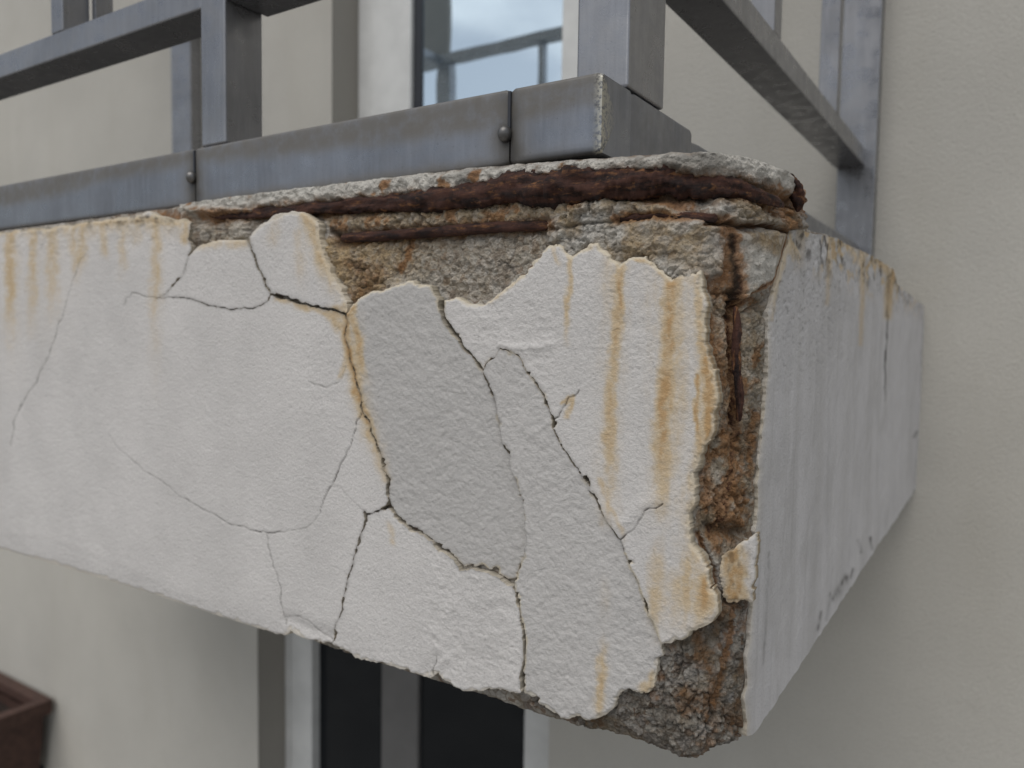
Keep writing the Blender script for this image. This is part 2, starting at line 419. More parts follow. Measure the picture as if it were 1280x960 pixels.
c8a = [(604, 463), (612, 453), (622, 446), (627, 437)]
c8b = [(627, 437), (640, 442), (650, 448), (657, 458), (664, 470), (674, 486), (682, 500), (688, 516), (692, 530), (702, 552), (712, 572), (724, 590), (735, 603), (742, 620), (752, 640), (765, 660), (774, 675), (783, 695), (790, 712), (797, 730), (806, 752), (813, 770), (822, 790), (828, 803), (829, 817)]
SEP = [(c1, .7, .7), (c2, .15, .1), (c3a, .9, 1.2), (c3b, 1.7, 2.0), (c4[:5], 3.0, 1.6), (c4[4:], 1.2, .6), (c5, .45, .5), (c6, .5, .45), (c7a, 1.5, 2.1), (c7b[:5], 2.2, 1.2),
       (c7b[4:], 1.0, .3), (c7c, .3, .45), (c8a, .5, .3), (c8b[:8], .12, .4), (c8b[7:], .5, .65)]
NOTCH = [([(732, 598), (736, 606)], 3.5, 2.0), ([(596, 711), (600, 713)], 2.6, 2.6), ([(614, 714), (617, 716)], 2.6, 2.2), ([(485, 630), (487, 634)], 2.6, 2.2), ([(457, 641), (459, 650)], 2, 1.2),
         ([(575, 712), (588, 711)], 1.3, 1.3), ([(510, 657), (524, 668)], 1.6, 1.2)]
c9 = [(455, 513), (447, 527), (440, 545), (433, 563), (425, 585), (418, 600), (411, 612), (401, 640)]
c10 = [(138, 545), (150, 562), (168, 578), (190, 595), (215, 612), (240, 628), (265, 642), (290, 655), (312, 661), (335, 668), (358, 664), (380, 661), (392, 653), (402, 640)]
c11 = [(333, 669), (338, 688), (342, 705), (347, 722), (351, 745), (355, 765), (357, 782)]
c12 = [(108, 312), (101, 325), (95, 340), (90, 358), (82, 380), (76, 400), (68, 420), (61, 440), (54, 458), (45, 480), (35, 492), (26, 508), (20, 525), (16, 540), (14, 558)]
c1b = [(197, 374), (188, 370), (175, 367), (165, 368), (158, 374), (154, 384)]
c13 = [(775, 675), (788, 665), (797, 655), (803, 647), (808, 637), (814, 634), (820, 635), (829, 628)]
c14 = [(690, 526), (699, 521), (703, 508), (712, 497), (722, 494), (727, 486)]
c15 = [(386, 476), (396, 481), (408, 486), (424, 478), (432, 460)]
c16 = [(545, 818), (541, 835), (540, 852)]
c17 = [(410, 607), (430, 612), (445, 628), (457, 642)]
c18 = [(358, 772), (372, 770), (385, 776), (400, 792), (416, 802)]
HAIR = [(c9, .8, .8, .8, 1), (c10[:4], 1, 1, .18, .4), (c10[3:10], .9, .8, .35, .85), (c10[9:], .8, .8, .7, .35), (c11, .8, .8, .55, .5), (c12[:6], 1, 1, .25, .45), (c12[5:], .9, .9, .55, .6),
        (c1b, .9, .9, .6, .35), (c13, 1, .9, .9, .8), (c14, 1.0, .9, .9, .8), (c15, .9, .8, .55, .5), (c16, .8, 1.0, .5, .8), (c17, .8, .8, .2, .4), (c18, .9, .9, .3, .6)]

top_left = [(-60, 297), (0, 290), (30, 286), (60, 285), (100, 278), (140, 273), (170, 269), (185, 263), (200, 269), (215, 274), (232, 271), (240, 278)]
bot_left = [(415, 806), (400, 804), (385, 802), (372, 797), (362, 789), (355, 795), (345, 794), (319, 786), (250, 764), (185, 742), (67, 707), (0, 687), (-60, 668)]
P_A = top_left + c1[1:] + c2[1:] + c3b[1:] + c4[1:] + c5[1:] + bot_left[1:]
P_B = c1[3:] + c2[1:] + c3a[::-1][1:] + [(300, 300), (285, 301), (268, 301), (255, 305), (245, 310)]
P_C = c3a + c3b[1:] + [(437, 386), (430, 372), (422, 352), (413, 335), (405, 318), (400, 300), (402, 288), (398, 275), (385, 265), (365, 263), (345, 267), (330, 277), (318, 288)]
P_D = c4 + c6[1:] + c7b[::-1][1:] + c7a[::-1][1:] + [(530, 354), (515, 352), (500, 356), (490, 357), (478, 362), (465, 366), (452, 374), (443, 384)]
P_E = c6 + c7c[1:] + [(640, 864), (620, 862), (595, 863), (578, 864), (562, 856), (552, 846), (545, 840), (536, 846), (525, 843), (500, 837), (480, 830), (460, 824), (440, 819), (425, 812)] + c5[::-1][:-1]
P_F = c8a + c8b[1:] + [(822, 825), (820, 845), (815, 860), (805, 868), (795, 866), (780, 866), (775, 868), (768, 880), (757, 895), (745, 900), (735, 902), (722, 897), (708, 901), (700, 900), (690, 893), (675, 882), (660, 872), (653, 866)] + c7c[::-1][1:] + c7b[::-1][1:-1]
P_H = c7a[1:] + c8a[1:] + c8b[1:-1] + [(840, 803), (850, 800), (862, 790), (878, 783), (890, 775), (898, 765), (899, 752), (892, 735), (886, 715), (876, 695), (867, 680), (865, 665), (860, 655), (862, 640), (868, 625), (870, 610), (866, 598),
       (872, 585), (880, 565), (890, 545), (894, 528), (897, 505), (895, 485), (893, 465), (888, 445), (882, 420), (880, 405), (884, 385), (880, 365), (878, 350), (876, 337), (868, 338), (850, 343), (838, 349), (828, 340), (818, 327), (808, 320),
       (795, 319), (785, 322), (775, 328), (765, 325), (756, 312), (745, 303), (735, 307), (722, 315), (714, 322), (706, 315), (700, 306), (690, 305), (680, 312), (668, 325), (655, 338), (640, 352), (625, 365), (612, 374), (600, 380), (585, 379),
       (570, 373), (558, 373)]
P_K = [(905, 692), (920, 685), (935, 675), (946, 668), (947, 700), (944, 730), (940, 752), (930, 751), (918, 755), (908, 752), (902, 735), (898, 715)]
# rust and water streaks: path, width, strength
STREAK = [([(775, 326), (773, 400), (764, 470), (762, 540), (764, 600), (757, 652)], 9, .62), ([(773, 330), (778, 420)], 4, .5), ([(838, 347), (836, 420), (833, 480), (828, 540), (830, 600), (827, 640)], 11, .85), ([(845, 350), (846, 500), (840, 620)], 18, .38),
          ([(714, 320), (711, 370), (709, 430)], 4, .55), ([(690, 308), (700, 330)], 4, .3), ([(872, 345), (876, 420), (880, 470)], 7, .55), ([(882, 430), (888, 480), (888, 530), (878, 565), (868, 590)], 11, .9), ([(872, 470), (873, 560)], 4, .9), ([(826, 640), (824, 700), (820, 760), (824, 800)], 11, .45),
          ([(862, 660), (860, 720), (858, 780)], 8, .6), ([(880, 700), (884, 740), (876, 785)], 14, .95), ([(848, 690), (850, 790)], 22, .35), ([(755, 775), (752, 830), (746, 880), (748, 900)], 7, .65), ([(800, 850), (806, 868)], 8, .5), ([(756, 700), (755, 790)], 8, .15),
          ([(812, 835), (815, 862)], 6, .5), ([(795, 320), (815, 328), (838, 350)], 7, .6), ([(730, 310), (745, 304), (760, 318)], 5, .35), ([(655, 338), (640, 354), (612, 376)], 4, .5),
          ([(12, 288), (13, 350), (13, 430)], 7.2, 0.54), ([(16, 290), (18, 480)], 14.4, 0.16), ([(41, 286), (41, 350), (42, 420)], 7.2, 0.45), ([(66, 284), (65, 340), (67, 400)], 9.6, 0.43), ([(90, 280), (92, 330)], 6.4, 0.47), ([(104, 278), (101, 320), (92, 350)], 8.0, 0.43),
          ([(128, 276), (130, 315)], 6.4, 0.36), ([(152, 272), (154, 320), (153, 345)], 6.4, 0.36), ([(172, 270), (169, 300)], 6.4, 0.32), ([(196, 268), (196, 300), (195, 350), (194, 430)], 8.0, 0.43), ([(195, 350), (194, 500)], 9.6, 0.16), ([(232, 280), (230, 300)], 6, .5), ([(0, 288), (120, 277), (235, 275)], 7, .5),
          ([(250, 306), (280, 304), (305, 303)], 7, .4), ([(385, 268), (397, 300), (410, 340), (430, 375)], 11, .62), ([(375, 290), (378, 360)], 8, .3), ([(350, 268), (340, 300)], 8, .25), ([(430, 385), (412, 390), (425, 408)], 7, .55), ([(436, 398), (434, 430), (442, 460), (450, 500), (458, 525), (470, 560), (482, 600)], 7, .95),
          ([(446, 400), (452, 440), (458, 480)], 6, .7), ([(446, 372), (442, 392)], 6, .9), ([(345, 374), (375, 384), (430, 396)], 4, .5), ([(480, 645), (488, 665), (490, 680)], 4, .35), ([(426, 470), (432, 455), (434, 440)], 5, .45), ([(705, 505), (716, 497), (710, 520)], 3.5, .6), ([(785, 690), (778, 660), (766, 640), (750, 600)], 4, .35)]

pts_y, pts_x = np.arange(255, 912, 1.25), np.arange(-60, 955, 1.25)
GX, GY = np.meshgrid(pts_x, pts_y)
G = Grid(GX, GY); G.warp(2.0, 15, 1.1, 6)
_am = 1.9*np.clip(.45+1.1*fbm2(GX/30, GY/30, 2, 207), .05, 1)*sstep(250, 420, GX+.0*GY)
G.QX = G.QX+_am*fbm2(GX/5, GY/5, 3, 201, .7); G.QY = G.QY+_am*fbm2(GX/5, GY/5, 3, 203, .7)
_gate = np.maximum(sstep(330, 430, GX), sstep(480, 380, GY))*.85+.15
G.QX = GX+(G.QX-GX)*_gate; G.QY = GY+(G.QY-GY)*_gate
G2 = Grid(GX, GY); G2.warp(2.0, 15, .9, 6)          # the cracks wander a little less than the broken edges
FLAT = hit(GX, GY, 1, 0.0)
MX, MZ = FLAT[..., 0], FLAT[..., 2]                    # metres on the front face
sep, _ = G2.dist([c for c, _, _ in SEP]+[c for c, _, _ in NOTCH], [(a, b) for _, a, b in SEP]+[(a, b) for _, a, b in NOTCH], pad=20, far=20)
sep = sep - .75*np.clip(fbm2(GX/9, GY/9, 3, 31, .7)*1.5, -1, 1)*np.clip(.4+vnoise2(GX/40, GY/40, 32), .15, 1)
stain = np.zeros(GX.shape)
Gs = Grid(GX, GY); Gs.warp(2.2, 14, 1.4, 5, 77)
for path, w, k in STREAK:
    f, t = Gs.stroke(path, w*.9, w*1.25)
    fade = 1-.65*sstep(.55, 1, t) if path[-1][1]-path[0][1] > 40 else 1
    if path[0][1] > 620: fade = fade*sstep(0, .45, t)
    stain = np.maximum(stain, f*k*fade) + .25*np.minimum(stain, f*k*fade)
for path, w, k in (([(838, 350), (840, 500), (835, 640)], 34, .30), ([(885, 400), (885, 560)], 20, .5), ([(870, 600), (872, 690), (880, 780)], 26, .42), ([(770, 330), (766, 480), (760, 640)], 22, .25), ([(20, 285), (120, 280), (230, 285)], 18, .4), ([(60, 300), (62, 420)], 40, .12), ([(437, 395), (448, 480), (470, 560)], 14, .55), ([(415, 310), (432, 370)], 16, .45), ([(840, 345), (870, 350)], 14, .45)):
    f, t = Gs.stroke(path, w); stain = np.maximum(stain, f*k*(1-.4*t)*(1+.5*fbm2(GX/12, GY/40, 3, 55)))
stain *= .82+.35*fbm2(GX/7, GY/26, 3, 50)
hair_h = np.zeros(GX.shape); hair_d = np.zeros(GX.shape)
for path, w0, w1, k0, k1 in HAIR:
    f, t = G2.stroke(path, w0*.8, w1*.8)
    k = (k0+(k1-k0)*t)*(.55+.6*np.clip(vnoise2(GX/6, GY/6, 90)+.5, 0, 1))
    hair_h = np.maximum(hair_h, f*k); hair_d = np.maximum(hair_d, f*k*.85)
# relief of the plaster face, metres
rough_zone = np.maximum.reduce([G.zone([(540, 690), (640, 735), (655, 800), (650, 860), (560, 850), (530, 790)], 14, 40), G.zone([(560, 375), (650, 350), (700, 400), (690, 520), (640, 440), (600, 455)], 12, 40)*.8,
    G.zone([(370, 420), (430, 400), (450, 480), (420, 520), (380, 500)], 14, 40)*.5, G.zone([(690, 300), (890, 340), (880, 560), (700, 420)], 14, 40)*.45, G.zone([(-80, 280), (240, 270), (240, 310), (-80, 330)], 10, 40)*.9])
relief = .0003*fbm2(MX*22, MZ*22, 3, 11) + .00022*fbm2(MX*190, MZ*190, 3, 12) + rough_zone*(.0008*fbm2(MX*95, MZ*120, 4, 13)) - rough_zone*.0005*np.abs(vnoise2(MX*130, MZ*150, 14))**.6
relief += .00030*fbm2(MX*420, MZ*420, 2, 15)*(.5+.5*rough_zone)
dz = np.maximum(G.zone(P_D, 5), G.zone(P_F, 5)); relief += dz*(.00045*fbm2(MX*300, MZ*300, 3, 18)+.0005*fbm2(MX*110, MZ*110, 3, 19))
# the flake standing proud above line c13, and the crease above c8
f13, _ = G.stroke([(760, 640), (775, 655), (790, 645), (805, 630), (826, 622)], 11); relief += .0011*f13
f8, _ = G.stroke([(628, 432), (640, 436), (662, 436), (690, 432)], 5); relief += .0012*f8
f18, _ = G.stroke([(362, 776), (385, 786), (410, 796)], 9); relief -= .0022*f18
f16, _ = G.stroke([(545, 822), (535, 838), (552, 838)], 9); relief -= .0016*f16
relief += .0022*sstep(0, 34, (GY-(690+.300*GX)+42))*0
worn = G.zone([(-60, 655), (10, 668), (60, 674), (110, 691), (160, 712), (190, 726), (215, 742), (250, 752), (270, 772), (185, 746), (67, 712), (-60, 680)], 3, 30)
relief += worn*(-.0003)
edge_low = np.clip(1-((687+.31*GX)-GY)/30, 0, 1)*(GX < 420); relief -= .0016*edge_low**2   # the rounded lower arris
relief -= .0013*hair_h

def build_plate(name, poly, grid, sgrid, sepd, plane, axis, rel, masks, mat, off=0.0, tilt=(0, 0), bev=None, tone=0.0, th=TH, fresh_w=1.0, pos_fn=None, notop=None):
    """one broken piece of plaster: lattice cells inside the outline, snapped to it, with a broken rim of real thickness"""
    s = grid.sdf(poly, 26)
    free = (s < sepd-.6) if sepd is not None else np.ones(s.shape, bool)
    s = s-9.0*np.clip(fbm2(grid.PX/11, grid.PY/11, 4, 401, .6)-.12, 0, 1)*np.exp(-np.abs(s)/8)*sstep(300, 430, grid.PX)
    s0 = s.copy()
    s = np.minimum(s, sepd) if sepd is not None else s
    PX, PY = grid.PX, grid.PY
    cell = (s[:-1, :-1]+s[1:, :-1]+s[:-1, 1:]+s[1:, 1:])/4 > 0
    idx = np.argwhere(cell)
    r0, c0 = idx.min(0); r1, c1_ = idx.max(0)+2
    sl = (slice(r0, r1), slice(c0, c1_)); cell = cell[r0:r1-1, c0:c1_-1]
    s = s[sl]; px = PX[sl].copy(); py = PY[sl].copy(); rl = rel[sl]; mk = masks[sl].copy()
    n_r, n_c = s.shape
    cnt = np.zeros(s.shape, int)
    for a in (0, 1):
        for b in (0, 1): cnt[a:n_r-1+a, b:n_c-1+b] += cell
    used = cnt > 0; bnd = used & (cnt < 4)
    stepx = PX[0, 1]-PX[0, 0]; stepy = PY[1, 0]-PY[0, 0]
    gy, gx = np.gradient(s, stepy, stepx); gg = gx*gx+gy*gy+1e-6
    mv = np.clip(s/np.maximum(gg, .25), -1.6, 1.6)*bnd*(np.abs(s) < 8)
    px -= mv*gx; py -= mv*gy
    sd = np.where(bnd, 0, np.maximum(s, 0))
    # rim: every cell edge with a cell on one side only
    cp = np.pad(cell, 1)
    E = []
    i, j = np.nonzero(cp[1:-1, 1:-1] & ~cp[:-2, 1:-1]); E.append((i, j, i, j+1))
    i, j = np.nonzero(cp[1:-1, 1:-1] & ~cp[2:, 1:-1]); E.append((i+1, j+1, i+1, j))
    i, j = np.nonzero(cp[1:-1, 1:-1] & ~cp[1:-1, :-2]); E.append((i+1, j, i, j))
    i, j = np.nonzero(cp[1:-1, 1:-1] & ~cp[1:-1, 2:]); E.append((i, j+1, i+1, j+1))
    # even out the outline
    gi = np.arange(n_r*n_c).reshape(n_r, n_c)
    e0 = np.concatenate([gi[e[0], e[1]] for e in E]); e1 = np.concatenate([gi[e[2], e[3]] for e in E])
    deg = np.bincount(e0, minlength=n_r*n_c)+np.bincount(e1, minlength=n_r*n_c)
    for _ in range(1):
        for arr in (px, py):
            fl = arr.ravel(); acc = np.bincount(e0, fl[e1], n_r*n_c)+np.bincount(e1, fl[e0], n_r*n_c)
            m_ = deg > 0; nv = fl.copy(); nv[m_] = .5*fl[m_]+.5*acc[m_]/deg[m_]; arr[...] = nv.reshape(arr.shape)
    bw = 3.0 if bev is None else bev(px, py)
    chip = np.exp(-sd/np.maximum(bw*.36, .3))
    depth = chip*np.minimum(bw/3.0, 2.2)*.0005
    base = hit(px, py, axis, plane)
    fe = sstep(0, 4, (sepd[sl]-s0[sl])) if sepd is not None else 1.0
    depth = depth*(.3+.7*fe)
    skin = fe*(1-sstep(-.6, .6, s0[sl]-(1.2+6.5*np.clip(fbm2(px/11, py/11, 4, 411)+.12, 0, 1))))
    depth = depth+skin*.0007
    P = base.copy()
    u = P[..., 0 if axis == 1 else 1]; z = P[..., 2]
    um = u[used].mean(); zm = z[used].mean()
    out = off+tilt[0]*(u-um)+tilt[1]*(z-zm)+rl-depth
    sign = -1 if axis == 1 else 1
    P[..., axis] += sign*out
    if pos_fn is not None: P = pos_fn(P)
    fr = sstep(.25, .75, chip)*np.clip((bw-3.4)/3, 0, 1)*fresh_w
    mk[..., 2] = np.maximum(mk[..., 2], np.maximum(fr, skin*.45*fresh_w)); mk[..., 3] = np.maximum(mk[..., 3], tone)
    vid = -np.ones(s.shape, int); vid[used] = np.arange(used.sum())
    V = [P[used]]; A = [mk[used]]
    ci, cj = np.nonzero(cell)
    Q = [np.stack([vid[ci, cj], vid[ci+1, cj], vid[ci+1, cj+1], vid[ci, cj+1]], 1)]
    ea = np.concatenate([vid[e[0], e[1]] for e in E]); eb = np.concatenate([vid[e[2], e[3]] for e in E])
    un, inv = np.unique(np.concatenate([ea, eb]), return_inverse=True)
    top = V[0][un].copy(); topm = A[0][un].copy()
    mid = top.copy(); low = top.copy()
    if pos_fn is None:
        fo = free[sl][used][un].astype(float)*(px[used][un] > 330); ox = px[used][un]; oy = py[used][un]; gxu = gx[used][un]; gyu = gy[used][un]
        gl = np.hypot(gxu, gyu)+1e-6; gxu /= gl; gyu /= gl
        dn = np.clip(1.3*fbm2(ox/22, oy/22, 4, 73, .6)+.25, 0, 1.2)
        for arr_, dd_ in ((mid, .3+1.6*dn), (low, .5+3.6*dn)):
            sh = hit(ox-gxu*dd_*fo, oy-gyu*dd_*fo, axis, plane)-hit(ox, oy, axis, plane); arr_ += sh
    dep = th*S
    nz = fbm2(top[:, 0 if axis == 1 else 1]*240, top[:, 2]*240, 2, 71)
    cen = np.array([um, zm])
    mid[:, axis] -= sign*dep*.45; low[:, axis] -= sign*dep
    a2 = 0 if axis == 1 else 1
    mid[:, a2] += .0004*nz*(axis == 1); mid[:, 2] += .0003*nz
    topm[:, 2] = np.maximum(topm[:, 2], .75*fresh_w)
    n0 = len(V[0]); k = len(un)
    ia = inv[:len(ea)]; ib = inv[len(ea):]
    dg = (np.bincount(ia, minlength=k)+np.bincount(ib, minlength=k))[:, None]
    for arr_, its in ((mid, 6), (low, 9)):
        o_ = arr_-top
        for _ in range(its):
            ac = np.stack([np.bincount(ia, o_[ib, q], k)+np.bincount(ib, o_[ia, q], k) for q in range(3)], 1); o_ = .4*o_+.6*ac/dg
        arr_[...] = top+o_
    rightside = sstep(855, 885, px[used][un]) if axis == 1 else 0
    mm = topm.copy(); mm[:, 1] = np.maximum(mm[:, 1], .12+.28*rightside); mm[:, 0] = np.maximum(mm[:, 0], .7*rightside); mm[:, 2] *= 1-.8*rightside; lm = topm.copy(); lm[:, 1] = np.maximum(lm[:, 1], .55)
    V += [top, mid, low]; A += [topm, mm, lm]
    for lv in (0, 1):
        Q.append(np.stack([n0+lv*k+ia, n0+lv*k+ib, n0+(lv+1)*k+ib, n0+(lv+1)*k+ia], 1))
    me = np_mesh(name, np.vstack(V), np.vstack(Q)[:, ::-1] if axis == 0 else np.vstack(Q), np.vstack(A))
    nf = len(Q[0]); sm_f = np.ones(len(me.polygons), bool); sm_f[nf:] = False; me.polygons.foreach_set('use_smooth', sm_f)
    return link(name, me, mat, balcony)

MK = np.zeros(GX.shape+(4,))
MK[..., 0] = stain
MK[..., 1] = np.clip(hair_d*1.15, 0, 1)
near = np.exp(-np.maximum(sep, 0)/1.0)*.35
MK[..., 1] = np.maximum(MK[..., 1], near)
# grime that has settled along the ragged top of the left piece
gr = np.exp(-((GY-(283-.06*GX))/9)**2)*(GX < 245)*np.clip(fbm2(GX/9, GY/7, 4, 61)*2.4, 0, 1)
MK[..., 1] = np.maximum(MK[..., 1], gr*.75)
tonemap = .25*np.clip(fbm2(MX*9, MZ*9, 4, 66)+.15, 0, 1)
MK[..., 3] = np.maximum(tonemap, worn*.10)
bev_top = lambda x, y: 3.0 + 5.5*np.clip((400-y)/40, 0, 1)*(x > 430)*(x < 880)*(y < 400) + 2.2*(y > 690)*(x > 560) + 1.5*np.clip(vnoise2(x/9, y/9, 41), 0, 1)*2
small = lambda x, y: 2.2+1.8*np.clip(vnoise2(x/9, y/9, 41), 0, 1)
for poly, off, tilt, tone, bv in (
        (P_A, 0, (0, 0), 0.0, small), (P_B, .0006, (0, .01), .05, small), (P_C, .0012, (.012, .0), .10, small), (P_D, -.0004, (-.020, .030), .62, bev_top),
        (P_E, .0006, (.004, -.012), .08, small), (P_F, -.0003, (-.012, .012), .48, bev_top), (P_H, .0012, (.006, -.004), .12, bev_top)):
    pl_ = build_plate('plaster_plate', poly, G, G, sep, 0.0, 1, relief, MK, M_PL, off, tilt, bv, tone)
    if poly is P_D: pl_['label'] = 'large greyer piece of plaster in the middle of the cracks'
    if poly is P_F: pl_['label'] = 'long greyer strip of plaster running down to the broken corner'
_n = np.array([.69, -.72, 0]); _x0 = np.array([-.0080, .0110, 0])*S
def on_chamfer(P):
    o = P[..., 1]-.0200*S; d = P.copy(); d[..., 1] = .0200*S; d -= CAM
    q = CAM+(((_x0-CAM)@_n)/(d@_n))[..., None]*d
    return q-o[..., None]*_n
build_plate('plaster_plate', P_K, G, G, None, .0200, 1, relief, np.dstack([np.maximum(stain, G.stroke([(916, 690), (918, 755)], 15)[0]*(.8+.5*fbm2(GX/8, GY/14, 3, 88))), np.maximum(MK[..., 1], .45*np.clip(fbm2(GX/7, GY/9, 4, 89)*2-.1, 0, 1)), MK[..., 2], MK[..., 3]]), M_PL, 0, (0, 0), small, .0, pos_fn=on_chamfer)

# the plastered run of the front beyond the left edge of the picture
bm = bmesh.new(); box_bm(bm, -2.45, float(hit(-59, 480, 1, 0)[0])+.01, .0015, TH*S, -.012, HZ*S, .003)
me = bpy.data.meshes.new('plaster_plate'); bm.to_mesh(me); bm.free()
a = me.attributes.new('mask', 'FLOAT_COLOR', 'POINT'); link('plaster_plate', me, M_PL, balcony)

# ---- side face plaster
E_NEAR = [(936, 921), (934, 880), (938, 850), (935, 822), (939, 800), (939, 778), (943, 750), (942, 728), (947, 700), (945, 676), (948, 650), (950, 600), (953, 560), (957, 520), (960, 480), (962, 440), (963, 390), (968, 370), (977, 342), (985, 312), (992, 288)]
E_FAR = [(1146, 608), (1150, 540), (1153, 470), (1158, 385)]
E_BOT = [(936, 921), (945, 914), (958, 896), (980, 862), (1000, 832), (1040, 770), (1080, 709), (1126, 640), (1146, 608)]
E_TOP = [(992, 288), (1003, 287), (1020, 291), (1040, 296), (1056, 302), (1075, 312), (1090, 320), (1104, 327), (1118, 338), (1124, 357), (1135, 366), (1145, 374), (1158, 385)]
def along(pts, n, jx=0, jy=0, seed=0):
    p = np.array(pts, float); d = np.concatenate([[0], np.cumsum(np.hypot(*np.diff(p, axis=0).T))]); u = np.linspace(0, d[-1], n)
    q = np.stack([np.interp(u, d, p[:, 0]), np.interp(u, d, p[:, 1])], 1)
    e = sstep(0, 8, np.minimum(u, d[-1]-u))
    q[:, 0] += jx*e*(fbm2(u/16, u*0+3, 4, seed)+.5*vnoise2(u/40, u*0, seed+4)); q[:, 1] += jy*e*fbm2(u/9, u*0+3, 3, seed+1)
    return q
NU, NW = 240, 460
eb, et, en, ef = along(E_BOT, NU, .5, 2.5, 301), along(E_TOP, NU, .5, 3.0, 303), along(E_NEAR, NW, 2.6, 0, 305), along(E_FAR, NW)
uu, ww = np.meshgrid(np.linspace(0, 1, NU), np.linspace(0, 1, NW)); uu = uu[..., None]; ww = ww[..., None]
SP = (1-ww)*eb[None]+ww*et[None]+(1-uu)*en[:, None]+uu*ef[:, None]-((1-uu)*(1-ww)*eb[0]+uu*(1-ww)*eb[-1]+(1-uu)*ww*et[0]+uu*ww*et[-1])
SGX, SGY = SP[..., 0], SP[..., 1]
GS = Grid(SGX, SGY); GS.warp(.35, 9, .2, 5, 23)
SF = hit(SGX, SGY, 0, 0.0); SYm, SZm = SF[..., 1], SF[..., 2]
sr = .0009*fbm2(SYm*25, SZm*25, 3, 81)+.0004*fbm2(SYm*150, SZm*60, 3, 82)
topz = sstep(70, 0, SGY-(288+.40*(SGX-1000)))
sr += topz*(.0028*fbm2(SYm*60, SZm*60, 4, 83)-.0012)
sm = np.zeros(SGX.shape+(4,))
for path, w, k in (([(1118, 340), (1112, 365), (1110, 395)], 6, .75), ([(1080, 316), (1079, 360), (1076, 430)], 4, .45), ([(1040, 298), (1036, 340), (1034, 380)], 4, .4), ([(1062, 306), (1078, 330)], 6, .4), ([(1005, 290), (1000, 330)], 8, .25), ([(1100, 325), (1115, 345)], 7, .6), ([(990, 300), (972, 360), (966, 400)], 3, .4)):
    f, t = GS.stroke(path, w); sm[..., 0] = np.maximum(sm[..., 0], f*k*(1-.4*t))
for path, w, k in (([(1110, 395), (1107, 440), (1106, 500)], 1.3, .95), ([(1112, 350), (1108, 395)], 2, .6), ([(1146, 540), (1143, 546)], 2, .8), ([(1088, 672), (1089, 686)], 1.8, .9), ([(1073, 676), (1076, 690)], 2, .85), ([(1058, 722), (1050, 735), (1042, 748)], 4, .75), ([(1066, 712), (1063, 722)], 2, .8), ([(1038, 742), (1034, 775)], 2, .5), ([(1026, 765), (1022, 788)], 2, .7), ([(962, 690), (958, 770), (955, 830)], 1.6, .35), ([(1038, 345), (1034, 700)], 1.5, .12), ([(1155, 395), (1148, 580)], 1.3, .5)):
    f, t = GS.stroke(path, w); sm[..., 1] = np.maximum(sm[..., 1], f*k*(.6+.4*vnoise2(SGX/3, SGY/7, 92)))
for cx, wd, k in ((1000, 5, .35), (1028, 7, .45), (985, 4, .25), (1062, 6, .3), (968, 3, .2), (1090, 5, .25)):
    f, t = GS.stroke([(cx+6, 300), (cx-2, 500), (cx-14, 820)], wd); sm[..., 3] = np.maximum(sm[..., 3], f*k)
sm[..., 3] = np.maximum(sm[..., 3], topz*.5)
sm[..., 1] = np.maximum(sm[..., 1], topz*np.clip(fbm2(SYm*70, SZm*90, 4, 95)*2.2-.25, 0, .8))
sm[..., 0] = np.maximum(sm[..., 0], topz*np.clip(fbm2(SYm*45, SZm*70, 3, 96)*1.5, 0, .55))
upz = sstep(560, 330, SGY)*sstep(1120, 1000, SGX)
sr -= upz*.0012*np.clip(fbm2(SYm*130, SZm*200, 3, 98)*1.6-.2, 0, 1)
sm[..., 1] = np.maximum(sm[..., 1], upz*np.clip(fbm2(SYm*190, SZm*330, 3, 97)*2.0-.8, 0, .4))
sm[..., 3] = np.maximum(sm[..., 3], .35*np.clip(fbm2(SYm*22, SZm*14, 4, 99)*2, 0, 1)+upz*.3)
near_e = np.exp(-uu[..., 0]*NU/2.0); sr -= .0012*near_e
sm[..., 2] = np.maximum(sm[..., 2], near_e*.5)
PS = SF.copy(); PS[..., 0] += sr
ring = np.concatenate([np.arange(NU), np.arange(1, NW)*NU+NU-1, (NW-1)*NU+np.arange(NU-2, -1, -1), np.arange(NW-2, 0, -1)*NU])
rt = PS.reshape(-1, 3)[ring]; rm = sm.reshape(-1, 4)[ring].copy(); rm[:, 2] = np.maximum(rm[:, 2], .8*np.clip(fbm2(rt[:, 2]*25, rt[:, 1]*9, 3, 311)*2+.75, 0, 1))
lay, lm_ = [PS.reshape(-1, 3), rt], [sm.reshape(-1, 4), rm]
for q_, jit in ((.35, .0010), (.7, .0014), (1.0, .001)):
    p_ = rt.copy(); p_[:, 0] -= TH*S*q_
    p_[:, 1] += jit*fbm2(rt[:, 2]*160, rt[:, 1]*60+q_*3, 3, 313)+.0012*q_
    m_ = rm.copy(); m_[:, 1] = np.maximum(m_[:, 1], .45*(q_ == 1)); lay.append(p_); lm_.append(m_)
v0 = np.arange(NW*NU).reshape(NW, NU)
Q = [np.stack([v0[:-1, :-1], v0[:-1, 1:], v0[1:, 1:], v0[1:, :-1]], -1).reshape(-1, 4)]
kk = np.arange(len(ring)); k2 = np.roll(kk, -1)
for lv in range(3):
    o_ = NW*NU+lv*len(ring); Q.append(np.stack([o_+k2, o_+kk, o_+len(ring)+kk, o_+len(ring)+k2], 1))
link('side_plaster', np_mesh('side_plaster', np.vstack(lay), np.vstack(Q), np.vstack(lm_)), M_PLS, balcony)

